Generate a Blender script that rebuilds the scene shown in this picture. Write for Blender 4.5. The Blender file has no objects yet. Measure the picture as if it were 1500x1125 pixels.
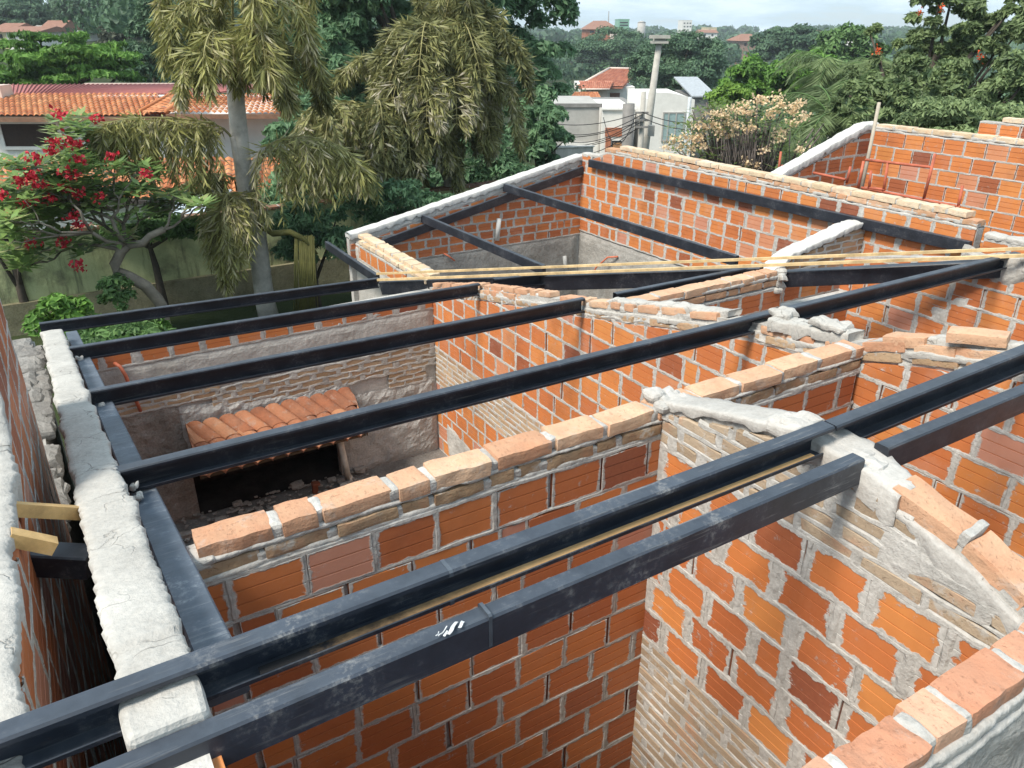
import bpy, math, random
import numpy as np
from mathutils import Vector, noise

# ------------------------------------------------------------------ camera model
# x runs along the purlins, y along the gable walls, z up (metres); the camera stands at (0, 0, 5)
F_PX = 1126.0; CX, CY, HORIZON = 750.0, 562.5, 40.0
PITCH = math.atan((CY - HORIZON) / F_PX); SP, CP = math.sin(PITCH), math.cos(PITCH)
YAW = math.radians(58.8); SA, CA = math.sin(YAW), math.cos(YAW)
ZC = 5.0
def ray(x, y):
    u = (x - CX) / F_PX; v = (y - CY) / F_PX
    D = CP - v * SP; Z = -(SP + v * CP)
    return (u * SA + D * CA, -u * CA + D * SA, Z)
def P(x, y, a=None, b=None, z=None, d=None):
    """the place where the sight line of a pixel of the photo meets x = a, y = b, z = z or ground distance d"""
    r = ray(x, y)
    if a is not None: t = a / r[0]
    elif b is not None: t = b / r[1]
    elif z is not None: t = (z - ZC) / r[2]
    else: t = d / math.hypot(r[0], r[1])
    return Vector((r[0] * t, r[1] * t, ZC + r[2] * t))
def XD(X, D, z=0.0):
    return Vector((X * SA + D * CA, -X * CA + D * SA, z))

C = bpy.context.scene.collection
rnd = random.Random(11)
def n1(x, y, z=0.0, s=1.0): return noise.noise(Vector((x * s, y * s, z * s)))

# ------------------------------------------------------------------ mesh builder
ORIG = {}
class MB:
    def __init__(s):
        s.v = []; s.f = []; s.m = []; s.t = []; s.uv = []; s.sm = []
    def poly(s, pts, mat=0, tint=0.5, uv=None, smooth=False):
        i = len(s.v); s.v.extend([tuple(p) for p in pts])
        s.f.append(list(range(i, i + len(pts)))); s.m.append(mat); s.t.append(tint); s.sm.append(smooth)
        s.uv.append(uv if uv else [(0.5, 0.5)] * len(pts))
    def mesh(s, verts, faces, mat=0, tint=0.5, smooth=False):
        i = len(s.v); s.v.extend([tuple(p) for p in verts])
        for f in faces:
            s.f.append([k + i for k in f]); s.m.append(mat); s.t.append(tint); s.sm.append(smooth)
            s.uv.append([(0.5, 0.5)] * len(f))
    def box(s, lo, hi, mat=0, tint=0.5):
        x0, y0, z0 = lo; x1, y1, z1 = hi
        s.hexa([(x0,y0,z0),(x1,y0,z0),(x1,y1,z0),(x0,y1,z0),(x0,y0,z1),(x1,y0,z1),(x1,y1,z1),(x0,y1,z1)], mat, tint)
    def hexa(s, p, mat=0, tint=0.5):
        s.mesh(p, [(0,3,2,1),(4,5,6,7),(0,1,5,4),(1,2,6,5),(2,3,7,6),(3,0,4,7)], mat, tint)
    def tube(s, path, rad, sides=8, mat=0, tint=0.5, cap=True, smooth=True, wob=0.0):
        path = [Vector(p) for p in path]
        if not isinstance(rad, (list, tuple)): rad = [rad] * len(path)
        vs = []; fs = []
        up = Vector((0.13, 0.27, 0.95))
        for i, p in enumerate(path):
            d = (path[min(i + 1, len(path) - 1)] - path[max(i - 1, 0)])
            d = d.normalized() if d.length > 1e-9 else Vector((0, 0, 1))
            a = d.cross(up)
            if a.length < 1e-3: a = d.cross(Vector((1, 0, 0)))
            a.normalize(); b = d.cross(a); 
            for k in range(sides):
                w = 2 * math.pi * k / sides
                r = rad[i] * (1 + wob * n1(p.x * 3 + k, p.y * 3, p.z * 3))
                vs.append(p + (a * math.cos(w) + b * math.sin(w)) * r)
        for i in range(len(path) - 1):
            for k in range(sides):
                k2 = (k + 1) % sides
                fs.append((i * sides + k, i * sides + k2, (i + 1) * sides + k2, (i + 1) * sides + k))
        if cap:
            fs.append(tuple(range(sides - 1, -1, -1))); fs.append(tuple((len(path) - 1) * sides + k for k in range(sides)))
        s.mesh(vs, fs, mat, tint, smooth)
    def lump(s, c, ax, dims, mat=0, tint=0.5, r=0.25, amp=0.004, seg=(4, 3, 2), seed=0.0, fr=9.0):
        """a hand-laid brick or dab of mortar: rounded uneven block, axes ax, full sizes dims"""
        c = Vector(c); nx, ny, nz = seg; vs = []; fs = []; key = {}
        hx, hy, hz = dims[0] / 2, dims[1] / 2, dims[2] / 2; rr = r * min(hx, hy, hz)
        def vid(i, j, k):
            if (i, j, k) in key: return key[(i, j, k)]
            q = Vector(((2 * i / nx - 1) * hx, (2 * j / ny - 1) * hy, (2 * k / nz - 1) * hz))
            cl = Vector((max(-hx + rr, min(hx - rr, q.x)), max(-hy + rr, min(hy - rr, q.y)), max(-hz + rr, min(hz - rr, q.z))))
            d = q - cl
            if d.length > 1e-9: q = cl + d.normalized() * rr
            w = c + ax[0] * q.x + ax[1] * q.y + ax[2] * q.z
            o = Vector((n1(w.x + seed, w.y, w.z, fr), n1(w.x, w.y + 5 + seed, w.z, fr), n1(w.x, w.y, w.z + 9 + seed, fr))) * amp
            key[(i, j, k)] = len(vs); vs.append(w + o); return key[(i, j, k)]
        for i in range(nx):
            for j in range(ny):
                fs.append((vid(i,j,0), vid(i,j+1,0), vid(i+1,j+1,0), vid(i+1,j,0)))
                fs.append((vid(i,j,nz), vid(i+1,j,nz), vid(i+1,j+1,nz), vid(i,j+1,nz)))
        for i in range(nx):
            for k in range(nz):
                fs.append((vid(i,0,k), vid(i+1,0,k), vid(i+1,0,k+1), vid(i,0,k+1)))
                fs.append((vid(i,ny,k), vid(i,ny,k+1), vid(i+1,ny,k+1), vid(i+1,ny,k)))
        for j in range(ny):
            for k in range(nz):
                fs.append((vid(0,j,k), vid(0,j,k+1), vid(0,j+1,k+1), vid(0,j+1,k)))
                fs.append((vid(nx,j,k), vid(nx,j+1,k), vid(nx,j+1,k+1), vid(nx,j,k+1)))
        s.mesh(vs, fs, mat, tint)
    def build(s, name, mats, parent=None, origin=None):
        V = np.array(s.v, dtype=float).reshape(-1, 3)
        if parent is not None: o = ORIG[parent.name]
        elif origin is not None: o = Vector(origin)
        else:
            lo = V.min(0); hi = V.max(0); o = Vector(((lo[0] + hi[0]) / 2, (lo[1] + hi[1]) / 2, lo[2]))
        V = V - np.array(o)
        me = bpy.data.meshes.new(name); me.from_pydata([tuple(q) for q in V], [], s.f)
        for m in (mats if isinstance(mats, (list, tuple)) else [mats]): me.materials.append(m)
        me.polygons.foreach_set('material_index', s.m)
        me.polygons.foreach_set('use_smooth', s.sm)
        at = me.attributes.new('tint', 'FLOAT', 'FACE'); at.data.foreach_set('value', s.t)
        uv = me.uv_layers.new(name='UVMap'); uv.data.foreach_set('uv', [c for f in s.uv for q in f for c in q])
        me.update()
        return link(name, me, parent, o)
def link(name, me, parent, o):
    ob = bpy.data.objects.new(name, me); C.objects.link(ob)
    if parent is not None: ob.parent = parent
    else: ob.location = o
    ORIG[ob.name] = Vector(o)
    return ob
def np_mesh(name, V, F, mats, parent=None, tint=None, mi=None, origin=None, smooth=False):
    """large leaf meshes: V (n,3), F (m,4) quads"""
    V = np.asarray(V, dtype=float); F = np.asarray(F, dtype=np.int32)
    if parent is not None: o = ORIG[parent.name]
    elif origin is not None: o = Vector(origin)
    else:
        lo = V.min(0); hi = V.max(0); o = Vector(((lo[0] + hi[0]) / 2, (lo[1] + hi[1]) / 2, lo[2]))
    me = bpy.data.meshes.new(name); k = F.shape[1]
    me.vertices.add(len(V)); me.vertices.foreach_set('co', (V - np.array(o)).ravel())
    me.loops.add(F.size); me.loops.foreach_set('vertex_index', F.ravel())
    me.polygons.add(len(F)); me.polygons.foreach_set('loop_start', np.arange(0, F.size, k, dtype=np.int32))
    for m in (mats if isinstance(mats, (list, tuple)) else [mats]): me.materials.append(m)
    if mi is not None: me.polygons.foreach_set('material_index', np.asarray(mi, dtype=np.int32))
    at = me.attributes.new('tint', 'FLOAT', 'FACE')
    at.data.foreach_set('value', np.asarray(tint if tint is not None else np.full(len(F), 0.5), dtype=float))
    me.polygons.foreach_set('use_smooth', np.full(len(F), smooth))
    me.update(); me.validate()
    return link(name, me, parent, o)
def tag(o, label, cat, group=None, kind=None):
    if label: o['label'] = label
    if cat: o['category'] = cat
    if group: o['group'] = group
    if kind: o['kind'] = kind
    return o
def empty(name, loc, label, cat, group=None):
    o = bpy.data.objects.new(name, None); C.objects.link(o); o.location = loc; o.empty_display_size = 0.2
    ORIG[o.name] = Vector(loc)
    return tag(o, label, cat, group)

# ------------------------------------------------------------------ materials
class NT:
    def __init__(s, name):
        s.mat = bpy.data.materials.new(name); s.mat.use_nodes = True
        s.t = s.mat.node_tree; s.t.nodes.clear()
        s.out = s.n('ShaderNodeOutputMaterial')
    def n(s, ty, **kw):
        nd = s.t.nodes.new(ty)
        for k, v in kw.items(): setattr(nd, k, v)
        return nd
    def l(s, a, b): s.t.links.new(a, b)
    def val(s, sock, v):
        if isinstance(v, (int, float, tuple, list)): sock.default_value = v
        else: s.l(v, sock)
    def coord(s): return s.n('ShaderNodeTexCoord').outputs['Object']
    def noise(s, scale, detail=4, rough=0.55, vec=None, dist=0.0):
        nd = s.n('ShaderNodeTexNoise'); nd.inputs['Scale'].default_value = scale; nd.inputs['Detail'].default_value = detail
        nd.inputs['Roughness'].default_value = rough; nd.inputs['Distortion'].default_value = dist
        s.l(vec if vec is not None else s.coord(), nd.inputs['Vector']); return nd.outputs['Fac']
    def math(s, op, a, b=0.0, clamp=False):
        nd = s.n('ShaderNodeMath', operation=op, use_clamp=clamp); s.val(nd.inputs[0], a); s.val(nd.inputs[1], b); return nd.outputs[0]
    def ramp(s, fac, stops, interp='LINEAR'):
        nd = s.n('ShaderNodeValToRGB'); cr = nd.color_ramp; cr.interpolation = interp
        while len(cr.elements) < len(stops): cr.elements.new(0.5)
        for e, (p, c) in zip(cr.elements, stops):
            e.position = p; e.color = (c, c, c, 1) if isinstance(c, (int, float)) else (*c, 1)
        s.l(fac, nd.inputs['Fac']); return nd.outputs['Color']
    def mix(s, fac, a, b, mode='MIX'):
        nd = s.n('ShaderNodeMix', data_type='RGBA', blend_type=mode)
        s.val(nd.inputs['Factor'], fac)
        for sock, v in ((nd.inputs['A'], a), (nd.inputs['B'], b)):
            if isinstance(v, tuple): sock.default_value = (*v, 1) if len(v) == 3 else v
            else: s.l(v, sock)
        return nd.outputs['Result']
    def attr(s, name): return s.n('ShaderNodeAttribute', attribute_name=name).outputs['Fac']
    def bump(s, h, strength=0.5, dist=0.01, normal=None):
        nd = s.n('ShaderNodeBump'); nd.inputs['Strength'].default_value = strength; nd.inputs['Distance'].default_value = dist
        s.l(h, nd.inputs['Height'])
        if normal is not None: s.l(normal, nd.inputs['Normal'])
        return nd.outputs['Normal']
    def bsdf(s, col, rough=0.8, spec=0.3, normal=None, metal=0.0):
        nd = s.n('ShaderNodeBsdfPrincipled')
        s.val(nd.inputs['Base Color'], (*col, 1) if isinstance(col, tuple) and len(col) == 3 else col)
        s.val(nd.inputs['Roughness'], rough); nd.inputs['Specular IOR Level'].default_value = spec
        nd.inputs['Metallic'].default_value = metal
        if normal is not None: s.l(normal, nd.inputs['Normal'])
        return nd
    def done(s, sh):
        s.l(sh if not hasattr(sh, 'outputs') else sh.outputs[0], s.out.inputs['Surface']); return s.mat

MORTAR_LO, MORTAR_HI = (0.34, 0.325, 0.30), (0.55, 0.53, 0.50)
def m_mortar(name, lo=MORTAR_LO, hi=MORTAR_HI, bump=0.6, dirt=0.25, crack=0.0):
    t = NT(name)
    big = t.noise(3.0, 5, 0.6); fine = t.noise(45, 4, 0.7); mid = t.noise(12, 4, 0.6)
    f = t.math('ADD', t.math('MULTIPLY', big, 0.55), t.math('MULTIPLY', fine, 0.45))
    col = t.ramp(f, [(0.36, lo), (0.64, hi)])
    d = t.ramp(t.noise(5.5, 6, 0.7), [(0.55, 0.0), (0.75, 1.0)])
    col = t.mix(t.math('MULTIPLY', d, dirt), col, (0.2, 0.17, 0.14))
    h = t.math('ADD', t.math('MULTIPLY', mid, 1.0), t.math('MULTIPLY', fine, 0.5))
    if crack:
        vo = t.n('ShaderNodeTexVoronoi', feature='DISTANCE_TO_EDGE'); vo.inputs['Scale'].default_value = 4.2
        wv = t.n('ShaderNodeVectorMath', operation='ADD'); nz = t.n('ShaderNodeTexNoise'); nz.inputs['Scale'].default_value = 9.0; nz.inputs['Detail'].default_value = 5
        sc_ = t.n('ShaderNodeVectorMath', operation='SCALE'); sc_.inputs['Scale'].default_value = 0.14
        t.l(t.coord(), nz.inputs['Vector']); t.l(nz.outputs['Color'], sc_.inputs[0]); t.l(t.coord(), wv.inputs[0]); t.l(sc_.outputs[0], wv.inputs[1]); t.l(wv.outputs[0], vo.inputs['Vector'])
        ck = t.ramp(vo.outputs['Distance'], [(0.0, 1.0), (0.016, 0.0)])
        ck = t.math('MULTIPLY', ck, t.ramp(t.noise(2.2, 3, 0.6), [(0.46, 0.0), (0.58, 1.0)]))
        col = t.mix(t.math('MULTIPLY', ck, crack), col, (0.16, 0.145, 0.13)); h = t.math('SUBTRACT', h, t.math('MULTIPLY', ck, 0.8))
    return t.done(t.bsdf(col, 0.95, 0.15, t.bump(h, bump, 0.02)))
_hm = {}
def m_hollow(smear=0.012, dust=0.34):
    k = (smear, dust)
    if k in _hm: return _hm[k]
    t = NT('hollow_brick_%d' % len(_hm))
    tint = t.attr('tint')
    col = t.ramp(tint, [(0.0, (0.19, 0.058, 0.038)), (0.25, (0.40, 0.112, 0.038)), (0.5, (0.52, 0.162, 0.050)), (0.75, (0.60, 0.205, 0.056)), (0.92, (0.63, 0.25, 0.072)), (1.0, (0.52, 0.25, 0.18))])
    patch = t.noise(6, 4, 0.6); fine = t.noise(60, 3, 0.6)
    col = t.mix(t.ramp(patch, [(0.35, 0.0), (0.75, 0.55)]), col, t.mix(0.45, col, (0.32, 0.085, 0.04)))
    col = t.mix(t.math('MULTIPLY', fine, 0.25), col, (0.62, 0.26, 0.12))
    uv = t.n('ShaderNodeSeparateXYZ'); t.l(t.n('ShaderNodeUVMap').outputs['UV'], uv.inputs[0])
    def edge(o, size): return t.math('MULTIPLY', t.math('SUBTRACT', 0.5, t.math('ABSOLUTE', t.math('SUBTRACT', o, 0.5))), size)
    du = edge(uv.outputs[0], 0.25); dv = edge(uv.outputs[1], 0.18 * 1.7)
    d = t.math('MINIMUM', du, dv)
    e = t.math('SUBTRACT', t.math('MULTIPLY', t.math('SUBTRACT', t.noise(14, 5, 0.65), 0.33), smear * 5.5), d)
    sm = t.ramp(t.math('ADD', t.math('MULTIPLY', e, 60.0), 0.5), [(0.35, 0.0), (0.75, 1.0)])
    haze = t.ramp(t.noise(3.3, 6, 0.72), [(0.52, 0.0), (0.78, 1.0)])
    streak = t.ramp(t.noise(26, 5, 0.75), [(0.58, 0.0), (0.72, 0.8)])
    col = t.mix(t.math('MULTIPLY', haze, dust), col, (0.50, 0.33, 0.27))
    col = t.mix(t.math('MULTIPLY', t.math('MULTIPLY', streak, haze), dust * 2.2, True), col, (0.55, 0.50, 0.46))
    spl = t.math('MULTIPLY', t.ramp(t.noise(17, 6, 0.8), [(0.60, 0.0), (0.66, 1.0)]), t.ramp(t.noise(2.4, 3, 0.6), [(0.45, 0.0), (0.6, 1.0)]))
    sm = t.math('MAXIMUM', sm, t.math('MULTIPLY', spl, 0.75))
    stain = t.ramp(t.noise(1.6, 4, 0.65), [(0.30, 0.35), (0.48, 0.0)])
    col = t.mix(stain, col, (0.16, 0.06, 0.035))
    mcol = t.ramp(t.noise(30, 4, 0.7), [(0.35, MORTAR_LO), (0.65, MORTAR_HI)])
    col = t.mix(sm, col, mcol)
    bh = t.math('ADD', t.math('MULTIPLY', fine, 0.25), t.math('MULTIPLY', sm, 0.8))
    return _hm.setdefault(k, t.done(t.bsdf(col, t.math('ADD', t.math('MULTIPLY', sm, 0.4), 0.5), 0.35, t.bump(bh, 0.45, 0.006))))
def m_common(name='common_brick', c0=(0.36, 0.20, 0.115), c1=(0.55, 0.33, 0.20), c2=(0.66, 0.45, 0.30), smear=0.3):
    t = NT(name)
    tint = t.attr('tint')
    col = t.ramp(t.math('ADD', t.math('MULTIPLY', tint, 0.6), t.math('MULTIPLY', t.noise(9, 5, 0.65), 0.4)), [(0.2, c0), (0.5, c1), (0.8, c2)])
    red = t.ramp(t.noise(7, 4, 0.6), [(0.5, 0.0), (0.7, 0.6)])
    col = t.mix(red, col, t.mix(0.55, col, (0.55, 0.20, 0.10)))
    pit = t.ramp(t.noise(55, 4, 0.7), [(0.30, 1.0), (0.42, 0.0)])
    col = t.mix(t.math('MULTIPLY', pit, 0.22), col, (0.24, 0.12, 0.07))
    grime = t.ramp(t.noise(3.1, 6, 0.7), [(0.40, 0.0), (0.68, 0.55)])
    col = t.mix(grime, col, t.mix(0.5, col, (0.26, 0.20, 0.15)))
    s = t.ramp(t.noise(10, 6, 0.7), [(0.56, 0.0), (0.66, 1.0)])
    col = t.mix(t.math('MULTIPLY', s, smear), col, (0.44, 0.41, 0.37))
    h = t.math('ADD', t.noise(24, 5, 0.7), t.math('MULTIPLY', pit, -0.35))
    return t.done(t.bsdf(col, 0.92, 0.15, t.bump(h, 0.65, 0.012)))
def m_steel(name, base=(0.010, 0.012, 0.018), rough=0.42, dust=0.35, dcol=(0.28, 0.27, 0.25), paint_sheen=True):
    t = NT(name)
    a = t.noise(5, 6, 0.7); b = t.noise(38, 5, 0.75)
    col = t.mix(t.ramp(a, [(0.35, 0.0), (0.7, 1.0)]), base, tuple(min(1, c * 2.1 + 0.004) for c in base))
    s = t.math('MULTIPLY', t.ramp(a, [(0.5, 0.0), (0.68, 1.0)]), t.ramp(b, [(0.48, 0.0), (0.66, 1.0)]))
    col = t.mix(t.math('MULTIPLY', s, dust), col, dcol)
    # sky reflection on the upward faces, painted in as a bluish tone
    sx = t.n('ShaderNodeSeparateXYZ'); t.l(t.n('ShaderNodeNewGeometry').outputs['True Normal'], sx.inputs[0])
    sky_sheen = t.math('MULTIPLY', t.ramp(sx.outputs[2], [(0.6, 0.0), (0.9, 1.0)]), t.ramp(t.noise(9, 5, 0.7), [(0.25, 0.08), (0.75, 0.32)]))
    if paint_sheen: col = t.mix(sky_sheen, col, (0.15, 0.18, 0.22))
    mpp = t.n('ShaderNodeMapping'); mpp.inputs['Scale'].default_value = (1.3, 26, 26); t.l(t.coord(), mpp.inputs['Vector'])
    scuff = t.math('MULTIPLY', t.ramp(t.noise(2.2, 6, 0.75, mpp.outputs[0]), [(0.56, 0.0), (0.68, 1.0)]), t.ramp(t.noise(1.4, 4, 0.6), [(0.42, 0.1), (0.62, 1.0)]))
    col = t.mix(t.math('MULTIPLY', scuff, min(0.6, dust)), col, dcol)
    rst = t.math('MULTIPLY', t.ramp(t.noise(7, 6, 0.75), [(0.62, 0.0), (0.72, 1.0)]), t.ramp(t.noise(1.1, 3, 0.6), [(0.5, 0.0), (0.6, 1.0)]))
    col = t.mix(t.math('MULTIPLY', rst, 0.45), col, (0.085, 0.042, 0.022))
    ro = t.math('ADD', t.math('MULTIPLY', b, 0.25), rough - 0.1)
    return t.done(t.bsdf(col, ro, 0.5, t.bump(t.noise(14, 3, 0.5), 0.12, 0.01)))
def m_plain(name, col, rough=0.8, spec=0.3, var=0.25, scale=6, bump=0.2, metal=0.0):
    t = NT(name)
    f = t.noise(scale, 5, 0.65); lo = tuple(c * (1 - var) for c in col); hi = tuple(min(1, c * (1 + var)) for c in col)
    return t.done(t.bsdf(t.ramp(f, [(0.3, lo), (0.7, hi)]), rough, spec, t.bump(t.noise(scale * 6, 4, 0.6), bump, 0.01), metal))
def m_leaf(name, dark, light, trans=0.25, rough=0.55, extra=None):
    t = NT(name)
    stops = [(0.0, dark), (0.75, light)] + ([(1.0, extra)] if extra else [])
    col = t.ramp(t.attr('tint'), stops)
    col = t.mix(t.ramp(t.noise(0.9, 3, 0.5), [(0.35, 0.0), (0.7, 0.5)]), col, t.mix(0.5, col, dark))
    p = t.bsdf(col, rough, 0.3)
    tr = t.n('ShaderNodeBsdfTranslucent'); t.l(t.mix(0.35, col, light), tr.inputs['Color'])
    mx = t.n('ShaderNodeMixShader'); mx.inputs[0].default_value = trans
    t.l(p.outputs[0], mx.inputs[1]); t.l(tr.outputs[0], mx.inputs[2])
    return t.done(mx)

MORT = m_mortar('grey_mortar')
MORT_L = m_mortar('pale_mortar', (0.36, 0.345, 0.32), (0.51, 0.49, 0.455), 0.5, 0.25, 0.75)
MORT_W = m_mortar('white_mortar', (0.48, 0.47, 0.45), (0.64, 0.63, 0.605), 0.4, 0.10)
PLAST = m_mortar('rough_grey_plaster', (0.24, 0.23, 0.21), (0.43, 0.415, 0.39), 1.0, 0.4)
HOL = m_hollow(); HOL_G = m_hollow(0.022, 0.12); HOL_R = m_hollow(0.011, 0.10); HOL_D = m_hollow(0.014, 0.5)
COM = m_common(); COM_R = m_common('weathered_common_brick', (0.30, 0.20, 0.12), (0.42, 0.29, 0.18), (0.52, 0.38, 0.25), 0.85)
CAPB = m_common('pale_common_brick', (0.44, 0.21, 0.12), (0.57, 0.335, 0.21), (0.66, 0.45, 0.30), 0.35)
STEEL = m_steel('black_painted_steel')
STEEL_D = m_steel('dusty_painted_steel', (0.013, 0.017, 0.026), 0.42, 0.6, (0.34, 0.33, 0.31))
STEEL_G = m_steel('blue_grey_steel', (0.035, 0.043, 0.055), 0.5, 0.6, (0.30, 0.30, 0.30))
DARKHOLE = m_plain('brick_core', (0.25, 0.09, 0.05), 0.9, 0.1)

# ------------------------------------------------------------------ walls
def clip_poly(poly, prof):
    """keep what lies under the piecewise-linear top profile prof [(u, z) ...]"""
    u0 = min(p[0] for p in poly); u1 = max(p[0] for p in poly)
    for (ua, za), (ub, zb) in zip(prof[:-1], prof[1:]):
        if ub <= u0 + 1e-6 or ua >= u1 - 1e-6: continue
        k = (zb - za) / (ub - ua); out = []
        g = lambda p: za + k * (p[0] - ua) - p[1]
        for i, p in enumerate(poly):
            q = poly[(i + 1) % len(poly)]; gp, gq = g(p), g(q)
            if gp >= 0: out.append(p)
            if (gp >= 0) != (gq >= 0):
                w = gp / (gp - gq); out.append((p[0] + (q[0] - p[0]) * w, p[1] + (q[1] - p[1]) * w))
        poly = out
        if len(poly) < 3: return []
    return poly
def clip_z(poly, z, keep_above):
    out = []; g = (lambda p: p[1] - z) if keep_above else (lambda p: z - p[1])
    for i, p in enumerate(poly):
        q = poly[(i + 1) % len(poly)]; gp, gq = g(p), g(q)
        if gp >= 0: out.append(p)
        if (gp >= 0) != (gq >= 0):
            w = gp / (gp - gq); out.append((p[0] + (q[0] - p[0]) * w, p[1] + (q[1] - p[1]) * w))
    return out if len(out) >= 3 else []
def area(p): return 0.5 * sum(p[i][0] * p[(i + 1) % len(p)][1] - p[(i + 1) % len(p)][0] * p[i][1] for i in range(len(p)))
def inset(poly, d):
    cx = sum(p[0] for p in poly) / len(poly); cy = sum(p[1] for p in poly) / len(poly)
    out = []
    for x, y in poly:
        dx, dy = cx - x, cy - y
        out.append((x + max(-d, min(d, dx)) , y + max(-d, min(d, dy))))
    return out
def pf(prof, u):
    for (ua, za), (ub, zb) in zip(prof[:-1], prof[1:]):
        if u <= ub: return za + (zb - za) * (u - ua) / (ub - ua)
    return prof[-1][1]

class Wall:
    """masonry leaf from p0 to p1 (plan), its main face on the side nrm; u along it, n out of the main face"""
    def __init__(s, p0, p1, side, thick, z0, prof):
        s.p0 = Vector((p0[0], p0[1])); s.p1 = Vector((p1[0], p1[1])); s.L = (s.p1 - s.p0).length
        s.U = (s.p1 - s.p0).normalized(); s.N = Vector((-s.U.y, s.U.x)) * side; s.side = side
        s.th = thick; s.z0 = z0; s.prof = prof; s.mb = MB()
        s.ax = (Vector((s.U.x, s.U.y, 0)), Vector((s.N.x, s.N.y, 0)), Vector((0, 0, 1)))
    def pt(s, u, z, n=0.0):
        q = s.p0 + s.U * u + s.N * n; return Vector((q.x, q.y, z))
    def face(s, pts2, n, mat, tint, uv=None, back=False):
        ns = n if isinstance(n, (list, tuple)) else [n] * len(pts2)
        P3 = [s.pt(u, z, (-s.th - q) if back else q) for (u, z), q in zip(pts2, ns)]
        a = area(pts2) * (s.side if not back else -s.side)
        if uv is None: uv = [(0.5, 0.5)] * len(P3)
        # outward winding: with side=-1, (u,z) counter-clockwise faces N
        if a > 0: P3 = P3[::-1]; uv = uv[::-1]
        s.mb.poly(P3, mat, tint, uv)
    def core(s, mat=0, rec=0.02, step=0.08, amp=0.004):
        nu = max(2, int(s.L / step)); 
        for back in (False, True):
            for i in range(nu):
                ua, ub = s.L * i / nu, s.L * (i + 1) / nu
                za, zb = pf(s.prof, ua), pf(s.prof, ub)
                nz = max(1, int((max(za, zb) - s.z0) / (step * 2.5)))
                for k in range(nz):
                    q = []
                    for (u, zt, kk) in ((ua, za, k), (ub, zb, k), (ub, zb, k + 1), (ua, za, k + 1)):
                        q.append((u, s.z0 + (zt - s.z0) * kk / nz))
                    s.face(q, [-rec + amp * n1(u * 7, z * 7, s.p0.x + s.p0.y) for u, z in q], mat, 0.5, None, back)
        for i in range(nu):      # top and ends
            ua, ub = s.L * i / nu, s.L * (i + 1) / nu
            s.mb.poly([s.pt(ua, pf(s.prof, ua), -rec), s.pt(ub, pf(s.prof, ub), -rec), s.pt(ub, pf(s.prof, ub), -s.th + rec), s.pt(ua, pf(s.prof, ua), -s.th + rec)][::-1 if s.side > 0 else 1], mat)
        for u in (0.0, s.L):
            s.mb.poly([s.pt(u, s.z0, -rec), s.pt(u, pf(s.prof, u), -rec), s.pt(u, pf(s.prof, u), -s.th + rec), s.pt(u, s.z0, -s.th + rec)], mat)
    def bricks(s, bands, seed=0, back=False, hm=1, cm=2, mm=0, dry=0.22, head=0.014, tints=(0.2, 0.95), cut=0.0, holes=(), proud=0.0015, over=0.006, ulim=None):
        """bands [(kind, za, zb)]: 'hollow' 18 cm, 'flat' 12 cm, 'common' 5.5 cm courses, laid in running bond"""
        r = random.Random(seed); prof = [(u, z - cut) for u, z in s.prof]
        ua0, ub0 = ulim if ulim else (0.0, s.L)
        for kind, za, zb in bands:
            H, Lb = {'hollow': (0.18, 0.258), 'flat': (0.12, 0.25), 'common': (0.052, 0.235)}[kind]
            n = max(1, round((zb - za) / (H + 0.016))); ch = (zb - za) / n
            for k in range(n):
                zl = za + ch * k; zh = zl + ch - 0.016
                u = ua0 - r.uniform(0, 0.02) - (Lb / 2 if k % 2 else 0) - (0.06 if kind == 'common' else 0) * r.random()
                joints = []
                while u < ub0:
                    l = Lb * (1 if r.random() > 0.09 else 0.5) * r.uniform(0.985, 1.01)
                    gap = head * r.uniform(0.5, 1.7)
                    a, b = max(ua0 + 0.004, u), min(ub0 - 0.004, u + l)
                    if b - a > 0.03:
                        j = 0.008 if kind == 'common' else 0.004
                        poly = [(a + r.uniform(-j, j), zl + r.uniform(-j, j)), (b + r.uniform(-j, j), zl + r.uniform(-j, j)), (b + r.uniform(-j, j), zh + r.uniform(-j, j)), (a + r.uniform(-j, j), zh + r.uniform(-j, j))]
                        poly = clip_poly(poly, prof)
                        skip = any(h[0] < (a + b) / 2 < h[1] and h[2] < (zl + zh) / 2 < h[3] for h in holes)
                        if len(poly) >= 3 and abs(area(poly)) > 0.0012 and not skip:
                            s.one_brick(poly, kind, (u, zl, l, H), r, hm if kind != 'common' else cm, tints, back)
                    if u + l < ub0 - 0.02: joints.append((u + l, gap, r.random() < dry))
                    u += l + gap
                for (uj, g, isdry) in joints:
                    zt = pf(prof, max(0.0, uj))
                    if zl > zt or any(h[0] < uj < h[1] and h[2] < (zl + zh) / 2 < h[3] for h in holes): continue
                    if isdry and kind != 'common': continue
                    s.joint_v(uj + g / 2, zl, min(zh, zt), g, r, mm, back, proud, over)
                s.joint_h(zl - 0.008, 0.016, prof, r, mm, back, holes, ua0, ub0, proud, over)
            s.joint_h(zb - 0.008, 0.016, prof, r, mm, back, holes, ua0, ub0, proud, over)
    def one_brick(s, poly, kind, ref, r, mat, tints, back):
        u0, z0, l, H = ref
        tint = r.uniform(*tints) if r.random() > 0.1 else r.choice((0.03, 0.12, 1.0))
        off = r.uniform(-0.002, 0.003); t1, t2 = r.uniform(-0.006, 0.006), r.uniform(-0.004, 0.004)
        fn = lambda p: off + t1 * (p[0] - u0) + t2 * (p[1] - z0)
        uvf = lambda p: ((p[0] - u0) / l, (p[1] - z0) / H)
        nst = 3 if kind == 'hollow' else (2 if kind == 'flat' else 1)
        g = 0.0022 if nst > 1 else 0.0; base = -0.0050
        if area(poly) < 0: poly = poly[::-1]
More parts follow.
